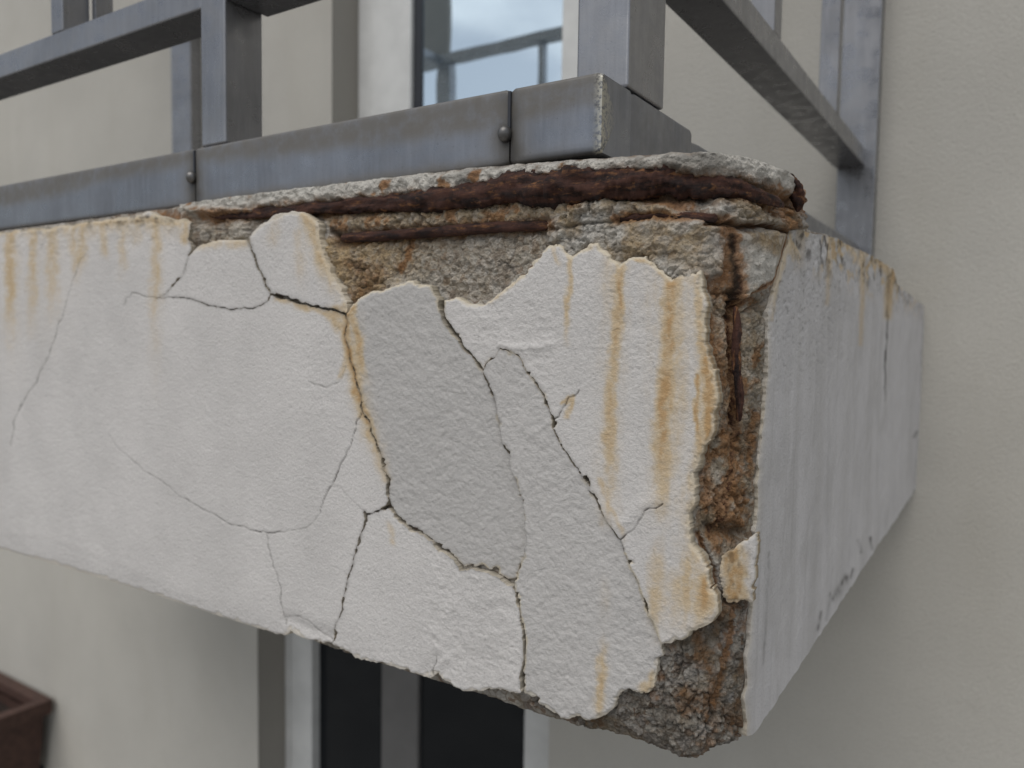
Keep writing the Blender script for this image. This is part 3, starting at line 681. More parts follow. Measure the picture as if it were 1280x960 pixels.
# ---- the concrete core: a sheet that follows the front, turns the broken corner and runs back along the side
SX = -.0012
rx, x_c = .0208, -.0220
def plan(t, z):
    """t<0 straight front (x), 0..1 the worn corner, >1 the side; survey units. The top of the corner is broken back further."""
    ry_ = .036+.036*sstep(.160, .200, z/S)
    k = np.clip(t, 0, 1)
    x = np.where(t < 0, x_c+t, x_c+rx*(1-(1-k)**1.8)+0*z); x = np.where(t >= 1, SX-np.clip((t-1.05)/.04, 0, 1)*.006, x)
    y = np.where(t < 0, TH, TH+ry_*k**2.0+np.maximum(t-1, 0))
    dx = rx*1.8*(1-k)**.8+1e-4; dy = ry_*2.0*k
    nx = np.where(t < 0, 0, np.where(t < 1, dy, 1)); ny = np.where(t < 0, -1, np.where(t < 1, -dx, 0))
    n = np.hypot(nx, ny); return x, y, nx/n, ny/n
tt = np.concatenate([np.linspace(-1.42, -.62, 12), np.linspace(-.61, -.30, 90)])
def fill_t(px_targets, lo, hi):
    ts = np.linspace(lo, hi, 4000); x, y, _, _ = plan(ts, np.full(ts.shape, .14*S))
    q = proj(np.stack([x*S, y*S, np.full(x.shape, .14*S)], 1))[0]
    return np.interp(px_targets, q, ts)
q0 = proj(np.array([[(x_c-.2995)*S, TH*S, .14*S]]))[0][0]
q1 = proj(np.array([[x_c*S, TH*S, .14*S]]))[0][0]
tt = np.concatenate([tt, fill_t(np.arange(q0, q1, 1.45), -.2995, 0), np.linspace(0, 1, 110)[1:], 1+np.concatenate([np.linspace(0, .055, 45), np.linspace(.06, D-TH-.074, 20)])[1:]])
OUT_T = [(-2000, 470), (-60, 296), (0, 288), (100, 275), (200, 261), (262, 251), (340, 241), (420, 231), (520, 218), (600, 208), (640, 205), (700, 200), (740, 198), (800, 193), (850, 190), (890, 191), (915, 195), (940, 200), (965, 209), (985, 219), (998, 232), (1004, 250), (1006, 282), (1020, 289), (1040, 293), (1075, 311), (1104, 326), (1118, 336), (1124, 356), (1160, 386), (1300, 440)]
OUT_B = [(-2000, 300), (-60, 662), (0, 680), (185, 735), (300, 768), (360, 790), (390, 808), (420, 818), (470, 834), (520, 850), (548, 859), (575, 868), (620, 882), (645, 891), (680, 903), (720, 913), (745, 918), (790, 930), (830, 946), (858, 955), (875, 955), (890, 949), (908, 940), (925, 931), (936, 922), (950, 902), (980, 855), (1040, 762), (1126, 632), (1146, 600), (1200, 500)]
def z_on(outline, z_lo, z_hi):
    o = np.array(outline, float); lo = np.full(tt.shape, z_lo); hi = np.full(tt.shape, z_hi)
    for _ in range(40):
        m = (lo+hi)/2; x, y, _, _ = plan(tt, m); qx, qy, qz = proj(np.stack([x*S, y*S, m], 1))
        up = qy > np.interp(qx, o[:, 0], o[:, 1])
        lo = np.where(up, m, lo); hi = np.where(up, hi, m)
    return m
zt = z_on(OUT_T, -.3, .9); zb = z_on(OUT_B, -.5, .6)
far_l = tt < -.61; zt[far_l] = HZ*S-.003; zb[far_l] = -.004
NV = 430
vv = np.linspace(0, 1, NV)
TT = np.repeat(tt[:, None], NV, 1); ZZ = zb[:, None]+(zt-zb)[:, None]*vv[None, :]
XX, YY, NX, NY = plan(TT, ZZ); XX = XX*S; YY = YY*S
BASE = np.stack([XX, YY, ZZ], -1)
CPX, CPY, _ = proj(BASE)
C = Grid(CPX, CPY); C.warp(2.2, 13, 1.4, 5, 40)
x, y, nx, ny = plan(tt, np.full(tt.shape, .2))
arc = np.concatenate([[0], np.cumsum(np.hypot(np.diff(x), np.diff(y)))])*S
UU = np.repeat(arc[:, None], NV, 1)
band = C.zone([(225, 240), (1010, 180), (1012, 262), (985, 246), (950, 237), (920, 228), (870, 220), (800, 214), (720, 217), (660, 222), (600, 232), (540, 242), (450, 250), (400, 254), (320, 264), (265, 270), (230, 275)], 4)
mid_ = C.zone([(400, 268), (540, 254), (660, 243), (740, 246), (740, 262), (680, 275), (540, 284), (420, 290)], 4)
under = C.zone([(402, 300), (520, 294), (690, 288), (690, 310), (650, 340), (610, 376), (560, 372), (500, 352), (445, 380), (405, 320)], 5)
mass = C.zone([(680, 282), (720, 262), (760, 242), (800, 248), (840, 262), (890, 280), (902, 300), (900, 345), (870, 350), (840, 352), (800, 322), (770, 330), (740, 305), (715, 325), (690, 306)], 5)
knob = C.zone([(880, 268), (900, 248), (930, 243), (960, 248), (985, 258), (1004, 262), (1004, 292), (960, 280), (900, 280)], 4)
tri = C.zone([(908, 292), (950, 288), (990, 291), (980, 335), (962, 355), (940, 368), (922, 382), (914, 360), (908, 330)], 4)
strip = C.zone([(885, 355), (960, 372), (960, 480), (945, 560), (942, 665), (905, 700), (868, 660), (872, 600), (900, 520)], 6)
nose = C.zone([(640, 870), (760, 880), (830, 800), (900, 745), (945, 740), (940, 930), (860, 965), (740, 925)], 6)
ledge_l = C.zone([(240, 262), (320, 262), (312, 300), (250, 308), (236, 300)], 4)
f1, f2, idv = worley2(UU*150, ZZ*150, 5)                # rounded aggregate showing in the broken faces
stone = sstep(.55, .05, f1)*(idv > .35)
f1b, _, idb = worley2(UU*340, ZZ*340, 15)
grit = sstep(.6, .05, f1b)
H = .0016*fbm2(UU*45, ZZ*45, 5, 21)+.0012*fbm2(UU*170, ZZ*170, 3, 22)+.0006*fbm2(UU*430, ZZ*430, 2, 24)
rgh = np.clip(mid_+under+strip*.8+nose*1.1+mass*.7+knob+ledge_l, 0, 1.2)
H += rgh*(.0016*stone+.0012*grit-.0008)
H += sstep(.6, .95, TT)*(.0016*fbm2(UU*110, ZZ*110, 4, 36)+.0010*fbm2(UU*260, ZZ*260, 3, 37))
H += rgh*(.0024*(-np.abs(fbm2(UU*60, ZZ*75, 4, 27)))+.0008)
H += band*(.0066-.0034*np.abs(fbm2(UU*90, ZZ*130, 4, 23))+.0014*fbm2(UU*200, ZZ*240, 3, 26))
H += mid_*.0016 - under*.0026*sstep(430, 520, CPX) + C.zone([(398, 290), (420, 300), (470, 340), (450, 385), (430, 380), (405, 330)], 8)*.0030 + mass*.0052 + knob*.0060 + tri*.0046 + ledge_l*.0048 - strip*.0022 + nose*.0010
wx = .25*fbm2(UU*120, ZZ*120, 3, 61); wz = .25*fbm2(UU*120, ZZ*120, 3, 64)
g1_, g2_, gid = worley2(UU*62+wx, ZZ*75+wz, 25); h1_, h2_, hid = worley2(UU*150+wx*1.6, ZZ*165+wz*1.6, 35)
cvar = np.clip(.6+1.4*fbm2(UU*35, ZZ*35, 3, 67), .1, 1.2)
H += cvar*rgh*(.0034*(gid-.5)-.0026*np.exp(-((g2_-g1_)/.13)**2)+.0014*(hid-.5)-.0015*np.exp(-((h2_-h1_)/.13)**2)+.0010)
lump = np.clip(mass+knob+tri*.7+band*.5, 0, 1)
H += lump*(.0028*fbm2(UU*75, ZZ*90, 4, 29)-.0018*np.abs(fbm2(UU*150, ZZ*170, 3, 30))+.0006)
UPPER = [(262, 271), (300, 269), (340, 265), (400, 261), (450, 256), (500, 253), (550, 249), (600, 241), (640, 236), (680, 233), (720, 230), (760, 226), (800, 224), (840, 225), (880, 229), (910, 234), (935, 240), (960, 248), (982, 258)]
LOWER = [(424, 298), (460, 296), (500, 293), (540, 290), (580, 287), (620, 284), (660, 283), (690, 282)]
LOWER2 = [(770, 273), (820, 271), (860, 272), (900, 274)]
VERT = [(910, 292), (912, 320), (916, 350), (919, 380), (921, 410), (920, 440), (922, 470), (925, 500), (923, 530)]
g1, t1 = C.stroke([(p[0], p[1]+3) for p in UPPER], 9, 18); H -= g1*.0075*(1-band*.3)
g1b, _ = C.stroke([(770, 246), (820, 247), (880, 246)], 9); H -= g1b*.006
g2, _ = C.stroke([(p[0], p[1]+2) for p in LOWER], 9, 9); H -= g2*.0055
g3, _ = C.stroke(LOWER2, 6, 6); H -= g3*.005
g4, _ = C.stroke([(880, 281), (920, 282), (960, 285), (1000, 292)], 2.5); H -= g4*.0045
g5, _ = C.stroke(VERT, 5, 7); H -= g5*.0045*(CPY > 375)+g5*.0020
g6, _ = C.stroke([(985, 297), (968, 345), (942, 366), (922, 388)], 3.5); H -= g6*.004
g7, _ = C.stroke([(885, 660), (905, 664), (925, 668)], 10); H -= g7*.006
g8, _ = C.stroke([(690, 288), (740, 280), (790, 274)], 2); H -= g8*.003
g9, _ = C.stroke([(872, 670), (885, 700), (896, 735), (902, 755)], 4); H -= g9*.005
topround = np.exp(-(1-vv)*(zt-zb)[:, None]/.006); H -= topround*.0030; H -= rgh*sstep(.25, .0, f1b)*(idb > .86)*.0016
botround = np.exp(-vv*(zt-zb)[:, None]/.012); H -= botround*.010*(TT > -.25)
hide = (TT > 1.06) | (TT < -.45); H = np.where(hide, np.minimum(H, 0)-.001, H); H -= sstep(.9, 1.0, TT)*.0006
_en = np.array(E_NEAR[::-1], float); edge_x = np.interp(CPY, _en[:, 1], _en[:, 0])
H = np.where((TT > .5) & (CPY > 286), np.minimum(H, -.0016+.0030*np.clip((edge_x-3-CPX)/7, 0, 4)), H)
P = BASE.copy(); P[..., 0] += NX*H; P[..., 1] += NY*H
P[..., 2] += .0007*fbm2(UU*150, ZZ*40, 3, 33)
cm = np.zeros(CPX.shape+(4,))
n1 = fbm2(UU*40, ZZ*40, 4, 51); n2 = fbm2(UU*70, ZZ*70, 4, 52)
cm[..., 0] = np.clip(np.maximum.reduce([C.stroke(UPPER, 9, 17)[0]*.8, C.stroke(LOWER, 10)[0]*.6, C.stroke(VERT, 8, 9)[0]*1.0, g6*1.0, g4*.85, g3*.9, C.stroke([(924, 530), (918, 590), (905, 645), (890, 670)], 6)[0]*.95, C.stroke([(915, 760), (905, 820), (890, 880)], 5)[0]*.7, C.stroke([(895, 400), (905, 440), (918, 500), (920, 560)], 14)[0]*.4, C.stroke([(512, 300), (508, 325), (500, 335)], 5)[0]*.8,
    C.stroke([(880, 350), (890, 420), (905, 480), (880, 570)], 7)[0]*.7, C.stroke([(1000, 225), (1004, 260)], 12)[0]*.9, C.stroke([(955, 250), (975, 270), (985, 285)], 10)[0]*.6, g9*.9, C.stroke([(870, 790), (890, 850), (885, 900)], 8)[0]*.45, nose*np.clip(n2*1.2, 0, .35), C.stroke([(436, 400), (440, 450), (456, 520)], 9)[0]*1.0,
    C.stroke([(790, 240), (830, 252), (860, 256)], 9)[0]*.8, strip*np.clip(n2*1.6+.22, 0, .55), C.stroke([(905, 290), (912, 330), (900, 360)], 14)[0]*.75, C.stroke([(880, 600), (905, 640), (915, 670)], 12)[0]*.6, C.stroke([(440, 330), (470, 345), (445, 375)], 14)[0]*.35, mid_*np.clip(n2*1.8-.1, 0, .55), C.stroke([(160, 285), (200, 270), (240, 275)], 10)[0]*.5, band*np.clip(n2*2.6-.95, 0, .6)]), 0, 1)
cm[..., 1] = np.clip(np.maximum.reduce([under*(.75*sstep(560, 450, CPX)+.25), mid_*.65, strip*.55, nose*np.clip(n1*1.2-.1, 0, .4), mass*np.clip(n1*1.8+.05, 0, .7), tri*np.clip(n1*1.6+.25, 0, .7), ledge_l*.3, knob*np.clip(n1*1.5+.1, 0, .6), C.stroke([(840, 300), (870, 330)], 20)[0]*.55]), 0, 1)
cm[..., 2] = np.clip(np.maximum.reduce([ledge_l*np.clip(.45+n1, 0, .7), band*(.95-.9*np.clip(n2*2.2-.45, 0, 1)), mass*np.clip(.55-n1*1.3, 0, .9), tri*np.clip(.6-n1*1.3, 0, .9), knob*np.clip(.35-n1*1.4, 0, .8), under*.25*sstep(500, 600, CPX), mid_*np.clip(n2*1.6-.1, 0, .5), strip*np.clip(-n1*1.8+.1, 0, .6), C.zone([(470, 345), (545, 340), (560, 385), (520, 372)], 6)*.8]), 0, 1)
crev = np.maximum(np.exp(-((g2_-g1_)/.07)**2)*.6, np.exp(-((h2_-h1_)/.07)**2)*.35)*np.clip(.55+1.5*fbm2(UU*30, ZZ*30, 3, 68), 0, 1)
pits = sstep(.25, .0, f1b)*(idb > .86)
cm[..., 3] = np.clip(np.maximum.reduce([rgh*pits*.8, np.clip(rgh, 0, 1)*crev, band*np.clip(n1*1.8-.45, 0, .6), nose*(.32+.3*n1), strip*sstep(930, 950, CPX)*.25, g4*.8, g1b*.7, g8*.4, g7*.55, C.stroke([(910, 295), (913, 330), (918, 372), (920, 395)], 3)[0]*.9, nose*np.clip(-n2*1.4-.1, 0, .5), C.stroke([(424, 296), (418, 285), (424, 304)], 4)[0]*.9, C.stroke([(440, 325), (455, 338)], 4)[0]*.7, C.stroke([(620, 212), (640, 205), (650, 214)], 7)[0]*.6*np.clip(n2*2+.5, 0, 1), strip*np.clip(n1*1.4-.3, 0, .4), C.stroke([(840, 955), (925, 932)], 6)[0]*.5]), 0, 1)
nT = len(tt)
vid = np.arange(nT*NV).reshape(nT, NV)
Q = np.stack([vid[:-1, :-1], vid[1:, :-1], vid[1:, 1:], vid[:-1, 1:]], -1).reshape(-1, 4)
# close the sheet over the top and underneath, towards the inside of the slab
def inner(row, dz, back):
    q = P[:, row].copy(); q[:, 0] -= NX[:, row]*back; q[:, 1] -= NY[:, row]*back; q[:, 2] += dz; return q
base_n = nT*NV
t1_, t2_ = inner(-1, .0035, .020), inner(-1, .004, .055)
b1_, b2_ = inner(0, -.003, .020), inner(0, -.002, .055)
V = np.vstack([P.reshape(-1, 3), t1_, t2_, b1_, b2_])
cmv = np.vstack([cm.reshape(-1, 4)]+[np.tile([.1, .1, .6, 0], (nT, 1))]*2+[np.tile([.1, .2, 0, .3], (nT, 1))]*2)
k = np.arange(nT-1); o = [base_n+i*nT for i in range(4)]
strips = [(vid[:-1, -1], vid[1:, -1], o[0]+k+1, o[0]+k), (o[0]+k, o[0]+k+1, o[1]+k+1, o[1]+k), (vid[1:, 0], vid[:-1, 0], o[2]+k, o[2]+k+1), (o[2]+k+1, o[2]+k, o[3]+k, o[3]+k+1)]
Q = np.vstack([Q]+[np.stack(s_, 1) for s_ in strips])
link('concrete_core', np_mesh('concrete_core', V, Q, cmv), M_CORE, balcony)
box('deck', -2.44, -.075, .055, D*S-.001, .006, HZ*S-.008, M_SOFFIT, balcony, .004)
box('floor', -2.43, -.075, .075, D*S-.002, HZ*S-.0075, HZ*S-.001, M_FLOOR, balcony, .001)  # unseen dark sheet, added to keep the rail undersides dark

# ---- reinforcing bars
def bar(name, path, r0, r1, ys, mat=M_RUST, rough=.16, flat=1.0, seed=0, ends=True):
    """rusted bar: path in survey sight lines at depth ys (one per point), radius in sight-line pixels"""
    pts = np.array(path, float); ys = np.interp(np.linspace(0, 1, len(pts)), np.linspace(0, 1, len(ys)), ys)
    dd = np.concatenate([[0], np.cumsum(np.hypot(*np.diff(pts, axis=0).T))]); L = dd[-1]
    n = int(L/1.5)+2; u = np.linspace(0, L, n)
    qx = np.interp(u, dd, pts[:, 0]); qy = np.interp(u, dd, pts[:, 1]); yy = np.interp(u, dd, ys)
    ker = np.ones(15)/15
    sm_ = lambda a: np.convolve(np.pad(a, 7, 'edge'), ker, 'valid')
    qx, qy, yy = sm_(qx), sm_(qy), sm_(yy)
    c = hit(qx, qy, 1, yy); zc = (c-CAM)@CF
    rad = np.interp(u, np.linspace(0, L, len(r0) if hasattr(r0, '__len__') else 2), r0 if hasattr(r0, '__len__') else [r0, r1])*zc/FPX
    T_ = np.gradient(c, axis=0); T_ /= np.linalg.norm(T_, axis=1)[:, None]
    ref = np.array([0, -1.0, .15]) if abs(T_[0][2]) < .8 else np.array([0, -1.0, 0])
    A_ = np.cross(T_, ref); A_ /= np.linalg.norm(A_, axis=1)[:, None]; B_ = np.cross(A_, T_)
    m = 26; th_ = np.arange(m)*2*np.pi/m
    UA, TA = np.meshgrid(u, th_, indexing='ij')
    nz_ = 1.3*fbm2(UA/30+seed*9, np.cos(TA)*2.4+np.sin(TA)*1.7, 5, 100+seed)+.5*fbm2(UA/6, np.sin(TA)*2.2+seed, 3, 120+seed)-.5*np.abs(fbm2(UA/30, np.cos(TA)*1.1, 3, 140+seed))
    rr = rad[:, None]*(1+rough*nz_)
    e = np.minimum(UA, L-UA); 
    if ends: rr = rr*np.sqrt(np.clip(e/ (np.mean(r0)*1.1), 0.02, 1))
    V = c[:, None, :]+A_[:, None, :]*(rr*np.cos(TA))[..., None]+B_[:, None, :]*(rr*np.sin(TA)*flat)[..., None]
    i = np.arange(n-1)[:, None]*m; j = np.arange(m)[None]; j2 = (j+1) % m
    Q = np.stack([i+j, i+j2, i+m+j2, i+m+j], -1).reshape(-1, 4)
    o = link(name, np_mesh(name, V.reshape(-1, 3), Q), mat, balcony)
    return o
bar('rebar', UPPER, [3.5, 6, 7, 8.5, 9.5, 11, 14, 17, 19.5, 21.5, 23, 23, 21, 16, 10, 6], 0, [.0050, .0048, .0045, .0042, .0040, .0040, .0040, .0042, .0048, .0065, .0085, .014, .028, .056], rough=.42, flat=.75, seed=1)
bar('rebar', LOWER, [6.0, 6.5, 6.6, 6.6, 6.8, 6.5], 0, [.0052, .0046, .0044, .0044, .0050, .0060], rough=.18, seed=2)
bar('rebar', LOWER2, [4.5, 6.5, 7, 6], 0, [.0055, .0050, .0055, .0075], rough=.28, seed=3)
bar('stirrup', VERT[3:], [3, 5, 5.5, 5, 3], 0, [.0170, .0156, .0162, .0180], M_RUSTV, rough=.45, seed=4)
bar('stirrup', [(437, 396), (434, 412), (437, 432), (442, 455), (449, 482)], [3.5, 4.5, 4, 3, 2], 0, [.0048, .0046, .005, .006], M_RUSTV, rough=.4, seed=6)
bar('rebar', [(980, 216), (990, 226), (996, 240), (998, 256), (996, 268)], [4, 8, 9, 8, 3], 0, [.070, .074, .077, .080], rough=.6, seed=5)

# ------------------------------------------------------------------ brown planter hung on the wall
pc = hit(66, 874, 1, D-.012)
px1, py1, pz = float(pc[0]), float(pc[1]), float(pc[2])
planter = tag(empty('planter', (px1-.3, py1-.15, pz-.3)), 'dark brown tapered planter box against the beige wall, beside the lower door', 'planter')
def taper_box(x0, x1, y0, y1, z0, z1, inset, th):
    """open-topped tapered trough with wall thickness"""
    V = [(x0+inset, y0+inset, z0), (x1-inset, y0+inset, z0), (x1-inset, y1, z0), (x0+inset, y1, z0), (x0, y0, z1), (x1, y0, z1), (x1, y1, z1), (x0, y1, z1),
         (x0+th, y0+th, z1), (x1-th, y0+th, z1), (x1-th, y1-th, z1), (x0+th, y1-th, z1), (x0+inset+th, y0+inset+th, z0+.03), (x1-inset-th, y0+inset+th, z0+.03), (x1-inset-th, y1-th, z0+.03), (x0+inset+th, y1-th, z0+.03)]
    F = [(3, 2, 1, 0), (0, 1, 5, 4), (1, 2, 6, 5), (2, 3, 7, 6), (3, 0, 4, 7), (4, 5, 9, 8), (5, 6, 10, 9), (6, 7, 11, 10), (7, 4, 8, 11), (8, 9, 13, 12), (9, 10, 14, 13), (10, 11, 15, 14), (11, 8, 12, 15), (12, 13, 14, 15)]
    return V, F
V, F = taper_box(px1-.62, px1-.035, py1-.40, py1-.02, pz-.34, pz-.065, .05, .018)
me = bpy.data.meshes.new('body'); me.from_pydata(V, [], F); me.update(); link('body', me, M_PLANT, planter)
V, F = taper_box(px1-.66, px1, py1-.44, py1, pz-.066, pz, .012, .05)
F = [f for f in F if f not in ((3, 2, 1, 0), (12, 13, 14, 15))]
me = bpy.data.meshes.new('rim'); me.from_pydata(V, [], F); me.update(); rim = link('rim', me, M_PLANT, planter)
bm = bmesh.new(); bmesh.ops.create_grid(bm, x_segments=30, y_segments=20, size=.5)
for v in bm.verts:
    v.co.x *= .56; v.co.y *= .34; v.co.z = float(fbm2(np.array([v.co.x*30]), np.array([v.co.y*30]), 3, 5)[0])*.012
bmesh.ops.translate(bm, vec=(px1-.33, py1-.21, pz-.10), verts=bm.verts)
me = bpy.data.meshes.new('soil'); bm.to_mesh(me); bm.free(); link('soil', me, M_SOIL, planter, True)
for dx in (-.52, -.14):
    bm = bmesh.new(); box_bm(bm, px1+dx-.015, px1+dx+.015, py1-.32, py1+.01, pz-.37, pz-.345); box_bm(bm, px1+dx-.015, px1+dx+.015, py1+.011, py1+.019, pz-.50, pz-.345)
    me = bpy.data.meshes.new('wall_bracket'); bm.to_mesh(me); bm.free(); link('wall_bracket', me, M_SEAL, planter)

# ------------------------------------------------------------------ railing
rail = tag(empty('balcony_railing', (-.5*S, .012*S, HZ*S)), 'grey painted steel balcony railing standing on the crumbling slab edge', 'railing')
def beam(name, p0, p1, y0, y1, z0, z1, axis, rad=.0025, step=.004, mask=None, warp=0, parent=rail, mat=M_KICK):
    """rolled hollow section along x (axis 0) or y (axis 1): rounded rectangle swept with many stations"""
    prof = []
    for cx, cz, a0 in ((y1-rad, z1-rad, 0), (y0+rad, z1-rad, 90), (y0+rad, z0+rad, 180), (y1-rad, z0+rad, 270)):
        for k in range(5):
            a = math.radians(a0+22.5*k); prof.append((cx+rad*math.cos(a), cz+rad*math.sin(a)))
    # subdivide the long sides so that dirt and painted shade masks have something to hold on to
    pr = []
    for a, b in zip(prof, prof[1:]+prof[:1]):
        n = max(1, int(math.hypot(b[0]-a[0], b[1]-a[1])/step))
        pr += [(a[0]+(b[0]-a[0])*i/n, a[1]+(b[1]-a[1])*i/n) for i in range(n)]
    pr = np.array(pr); m = len(pr); n = max(2, int(abs(p1-p0)/step)+1)
    t = np.linspace(p0, p1, n)
    A = np.repeat(t, m); B = np.tile(pr[:, 0], n); C = np.tile(pr[:, 1], n)
    # softly rounded cut ends
    e = np.minimum(A-min(p0, p1), max(p0, p1)-A)
    k = np.sqrt(np.clip(1-(1-np.clip(e/.0016, 0, 1))**2, 0, 1)); inset = (1-k)*.0012
    B = B+np.where(B > (y0+y1)/2, -inset, inset); C = C+np.where(C > (z0+z1)/2, -inset, inset)
    P = np.stack([A, B, C], 1) if axis == 0 else np.stack([B, A, C], 1)
    i = np.arange(n-1)[:, None]*m; j = np.arange(m)[None, :]; j2 = (j+1) % m
    Q = np.stack([i+j, i+j2, i+m+j2, i+m+j], -1).reshape(-1, 4)
    caps = []
    c0 = len(P); P = np.vstack([P, [P[:m].mean(0)], [P[-m:].mean(0)]])
    jj = np.arange(m); caps0 = np.stack([np.full(m, c0), (jj+1) % m, jj, np.full(m, c0)], 1)
    mk = np.zeros((len(P), 4)) if mask is None else mask(P)
    me = bpy.data.meshes.new(name)
    tri0 = np.stack([np.full(m, c0), (jj+1) % m, jj], 1); tri1 = np.stack([np.full(m, c0+1), (n-1)*m+jj, (n-1)*m+(jj+1) % m], 1)
    me.from_pydata(P.tolist(), [], Q.tolist()+tri0.tolist()+tri1.tolist())
    a = me.attributes.new('mask', 'FLOAT_COLOR', 'POINT'); a.data.foreach_set('color', np.clip(mk, 0, 1).astype(np.float32).ravel())
    me.update()
    o = link(name, me, mat, parent, True)
    me.set_sharp_from_angle(angle=math.radians(40))
    return o
KZ0, KZ1, KY0, KY1 = .2492*S, .2837*S, .0100*S, .0410*S
KX1 = -.0653*S
seam = [xs_at(637, 140, .01), xs_at(243, 215, .01)]
def kmask(P):
    x, y, z = P.T; m = np.zeros((len(P), 4)); h = (z-KZ0)/(KZ1-KZ0)
    front = (y < KY0+.004)
    wav = .62+.10*fbm2(x*14, z*0, 3, 4)+.10*np.sin(x*9+1)
    m[:, 0] = np.where(front, sstep(wav-.12, wav+.14, h)*.85, .2)
    m[:, 0] += np.where(front, .8*sstep(.22, .02, h)*sstep(-.72, -.55, x)*sstep(-.10, -.2, x), 0)  # shade along the lower edge, painted in with the dirt colour
    for sx in seam:
        d = np.abs(x-sx+.002*np.sin(z*200)); w = .013+.006*(1-h)
        m[:, 0] = np.maximum(m[:, 0], front*np.exp(-(d/w)**2)*(.9+.1*h)); m[:, 1] = np.maximum(m[:, 1], front*.8*np.exp(-(d/(w*.55))**2)*(.55+.45*sstep(.75, .4, h)))
    ed = np.exp(-((x-KX1)/.0035)**2)*(y < KY0+.0035)
    m[:, 2] = ed; m[:, 1] = np.maximum(m[:, 1], .75*np.exp(-((x-KX1+.003)/.003)**2)*front*(.45+.55*vnoise2(z*420, x*90, 8)))
    m[:, 1] = np.maximum(m[:, 1], front*.8*sstep(.14, .0, h)*sstep(-.25, -.16, x))  # shadow gap under the right end, painted on the steel
    m[:, 0] = np.where(x > KX1-.001, np.where(y < .041*S, .1, .5), m[:, 0])
    return m
ends = [KX1, seam[0]+.0008, seam[0]-.0008, seam[1]+.0008, seam[1]-.0008, -2.30]
for a, b in ((0, 1), (2, 3), (4, 5)):
    beam('bottom_rail', ends[b], ends[a], KY0, KY1, KZ0, KZ1, 0, .003, .0035, kmask)
for k, sx in enumerate(seam):                                    # round-headed fixings at the joints
    bm = bmesh.new(); bmesh.ops.create_uvsphere(bm, u_segments=20, v_segments=12, radius=1)
    bmesh.ops.scale(bm, vec=(.0058, .0062, .0072), verts=bm.verts)
    for v in bm.verts:
        if v.co.z > .0: v.co.z *= .8
    bmesh.ops.translate(bm, vec=(sx-.0035, KY0-.001, KZ0+(KZ1-KZ0)*(.42 if k == 0 else .50)), verts=bm.verts)
    me = bpy.data.meshes.new('bolt'); bm.to_mesh(me); bm.free(); link('bolt', me, M_BOLT, rail, True)
    box('seam_strip', sx-.0016, sx+.0010, KY0-.0006, KY0+.003, KZ0+(KZ1-KZ0)*.45, KZ1-.002, M_SEAL, rail, .0004)  # dark strip laid over the joint to read as a shadowed gap
# side base rail (plain and then its lower end)
beam('side_rail_base', KY1+.0008, .1212*S, KX1-.031*S, KX1, KZ0-.001, KZ1, 1, .003, .006, lambda P: np.tile([.45, 0, 0, 0], (len(P), 1)))
beam('side_rail_foot', .1215*S, .67*S, KX1-.031*S, KX1-.001, KZ0-.004, .2790*S, 1, .003, .02, lambda P: np.tile([.3, 0, 0, 0], (len(P), 1)))
RZ0, RZ1 = .368*S, .3865*S
TOPZ = .938*S
def stile(name, x0, x1, y0, y1, z0, z1, bev=.0022, mat=None):
    return box(name, x0, x1, y0, y1, z0, z1, mat or M_STEEL, rail, bev, 3)
# corner post
stile('post', xs_at(721, 60, .0354), -.0648*S, .0354*S, .078*S, KZ1+.0006, TOPZ)
# second post, left
pxa, pxb = xs_at(251, 90, .0112), xs_at(281, 90, .0112)
dback = None
for yy in np.linspace(.0112, .12, 800):
    if float(proj([pxb, yy*S, .32*S])[0]) >= 328.5: dback = yy; break
stile('post', pxa, pxb, .0112*S, (dback or .05)*S, KZ1+.0006, TOPZ)
stile('post', -1.332*S, -1.285*S, .0112*S, (dback or .05)*S, KZ1+.0006, TOPZ)
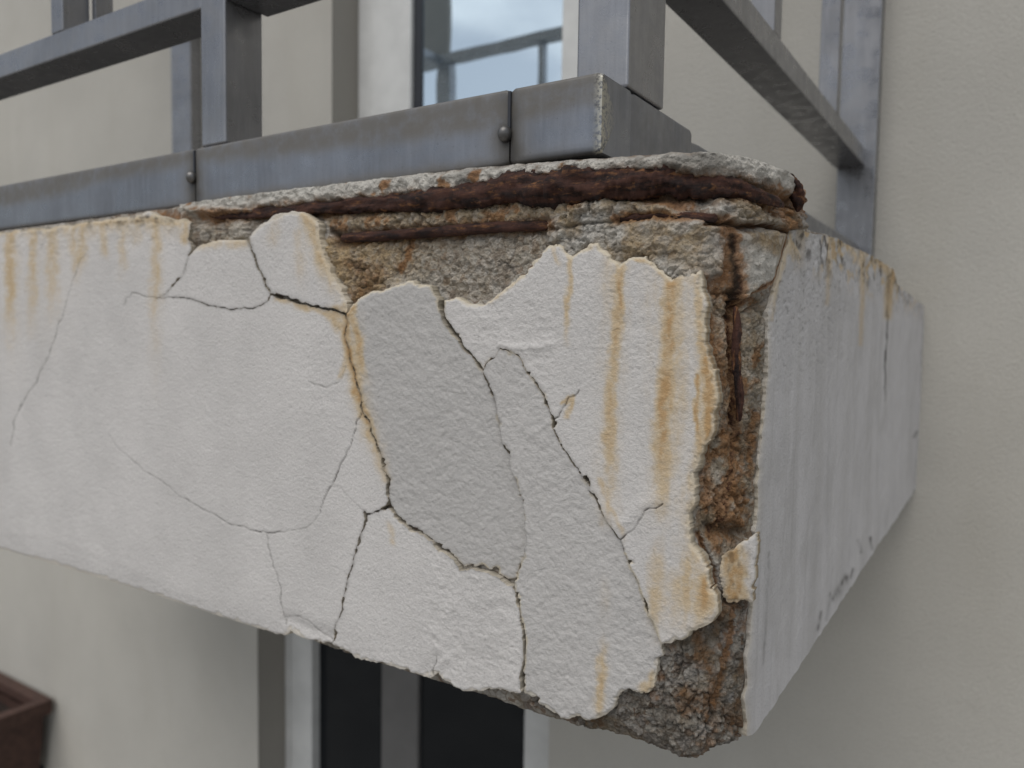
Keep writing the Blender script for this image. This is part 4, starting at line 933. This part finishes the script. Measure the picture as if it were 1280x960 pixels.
# middle rails, butted against the posts
stile('middle_rail', -2.30, pxa-.0005, .0125*S, .043*S, RZ0, RZ1)
stile('middle_rail', pxb+.0005, xs_at(721, 60, .0354)-.0005, .0125*S, .043*S, RZ0, RZ1)
stile('side_middle_rail', -.0960*S, -.0645*S, .0785*S, .6695*S, RZ0, RZ1+.001)
# wall posts
stile('wall_post', -.0940*S, -.0538*S, .670*S, .6925*S, HZ*S+.004, TOPZ)
lp0, lp1 = xs_at(214, 120, .668), xs_at(238, 120, .668)
stile('wall_post', lp0, lp1, .668*S, .6925*S, HZ*S+.004, TOPZ)
stile('side_middle_rail', lp0, lp0+.055, .0435*S, .6675*S, RZ0, RZ1)
stile('side_rail_base', lp0, lp0+.055, KY1+.001, .6675*S, KZ0, KZ1)
# handrail above the picture
stile('handrail', -2.42, -.060*S, .0115*S, .044*S, TOPZ+.0005, TOPZ+.045)
stile('handrail', -.0980*S, -.060*S, .0445*S, .692*S, TOPZ+.0005, TOPZ+.045)
stile('handrail', lp0, lp0+.055, .0445*S, .692*S, TOPZ+.0005, TOPZ+.045)
box('reflected_panel', -1.425*S, -1.30*S, .018*S, .034*S, TOPZ+.046, TOPZ+1.1, M_PANEL, rail, .002)  # added out of view to give the pane its dark reflection
# balusters
ba0, ba1 = xs_at(63.5, 20, .0130), xs_at(78, 20, .0130)
bw = ba1-ba0
for x in (ba0, -1.0*S):
    stile('baluster', x, x+bw, .0130*S, .0130*S+.034, RZ1+.0005, TOPZ, .0015)
stile('latch_bar', ba1+.004, ba1+.012, .0130*S+.0345, .0130*S+.058, RZ1+.0005, TOPZ, .001)
def y_on(px, py, x): return float(hit(px, py, 0, x)[1])
for pa, pya, pb, pyb in ((968, 42, 977, 54), (1046, 139, 1049.3, 143)):
    ya, yb = y_on(pa, pya, -.0647), y_on(pb, pyb, -.0647)
    wpx = 31 if pa < 1000 else 24
    xw = float(hit(pa-wpx, pya, 1, ya/S)[0])
    stile('baluster', xw, -.0650*S, ya, yb, RZ1+.0016, TOPZ, .0012)
    d_ = (y_on(1046, 139, -.0647)-y_on(968, 42, -.0647))
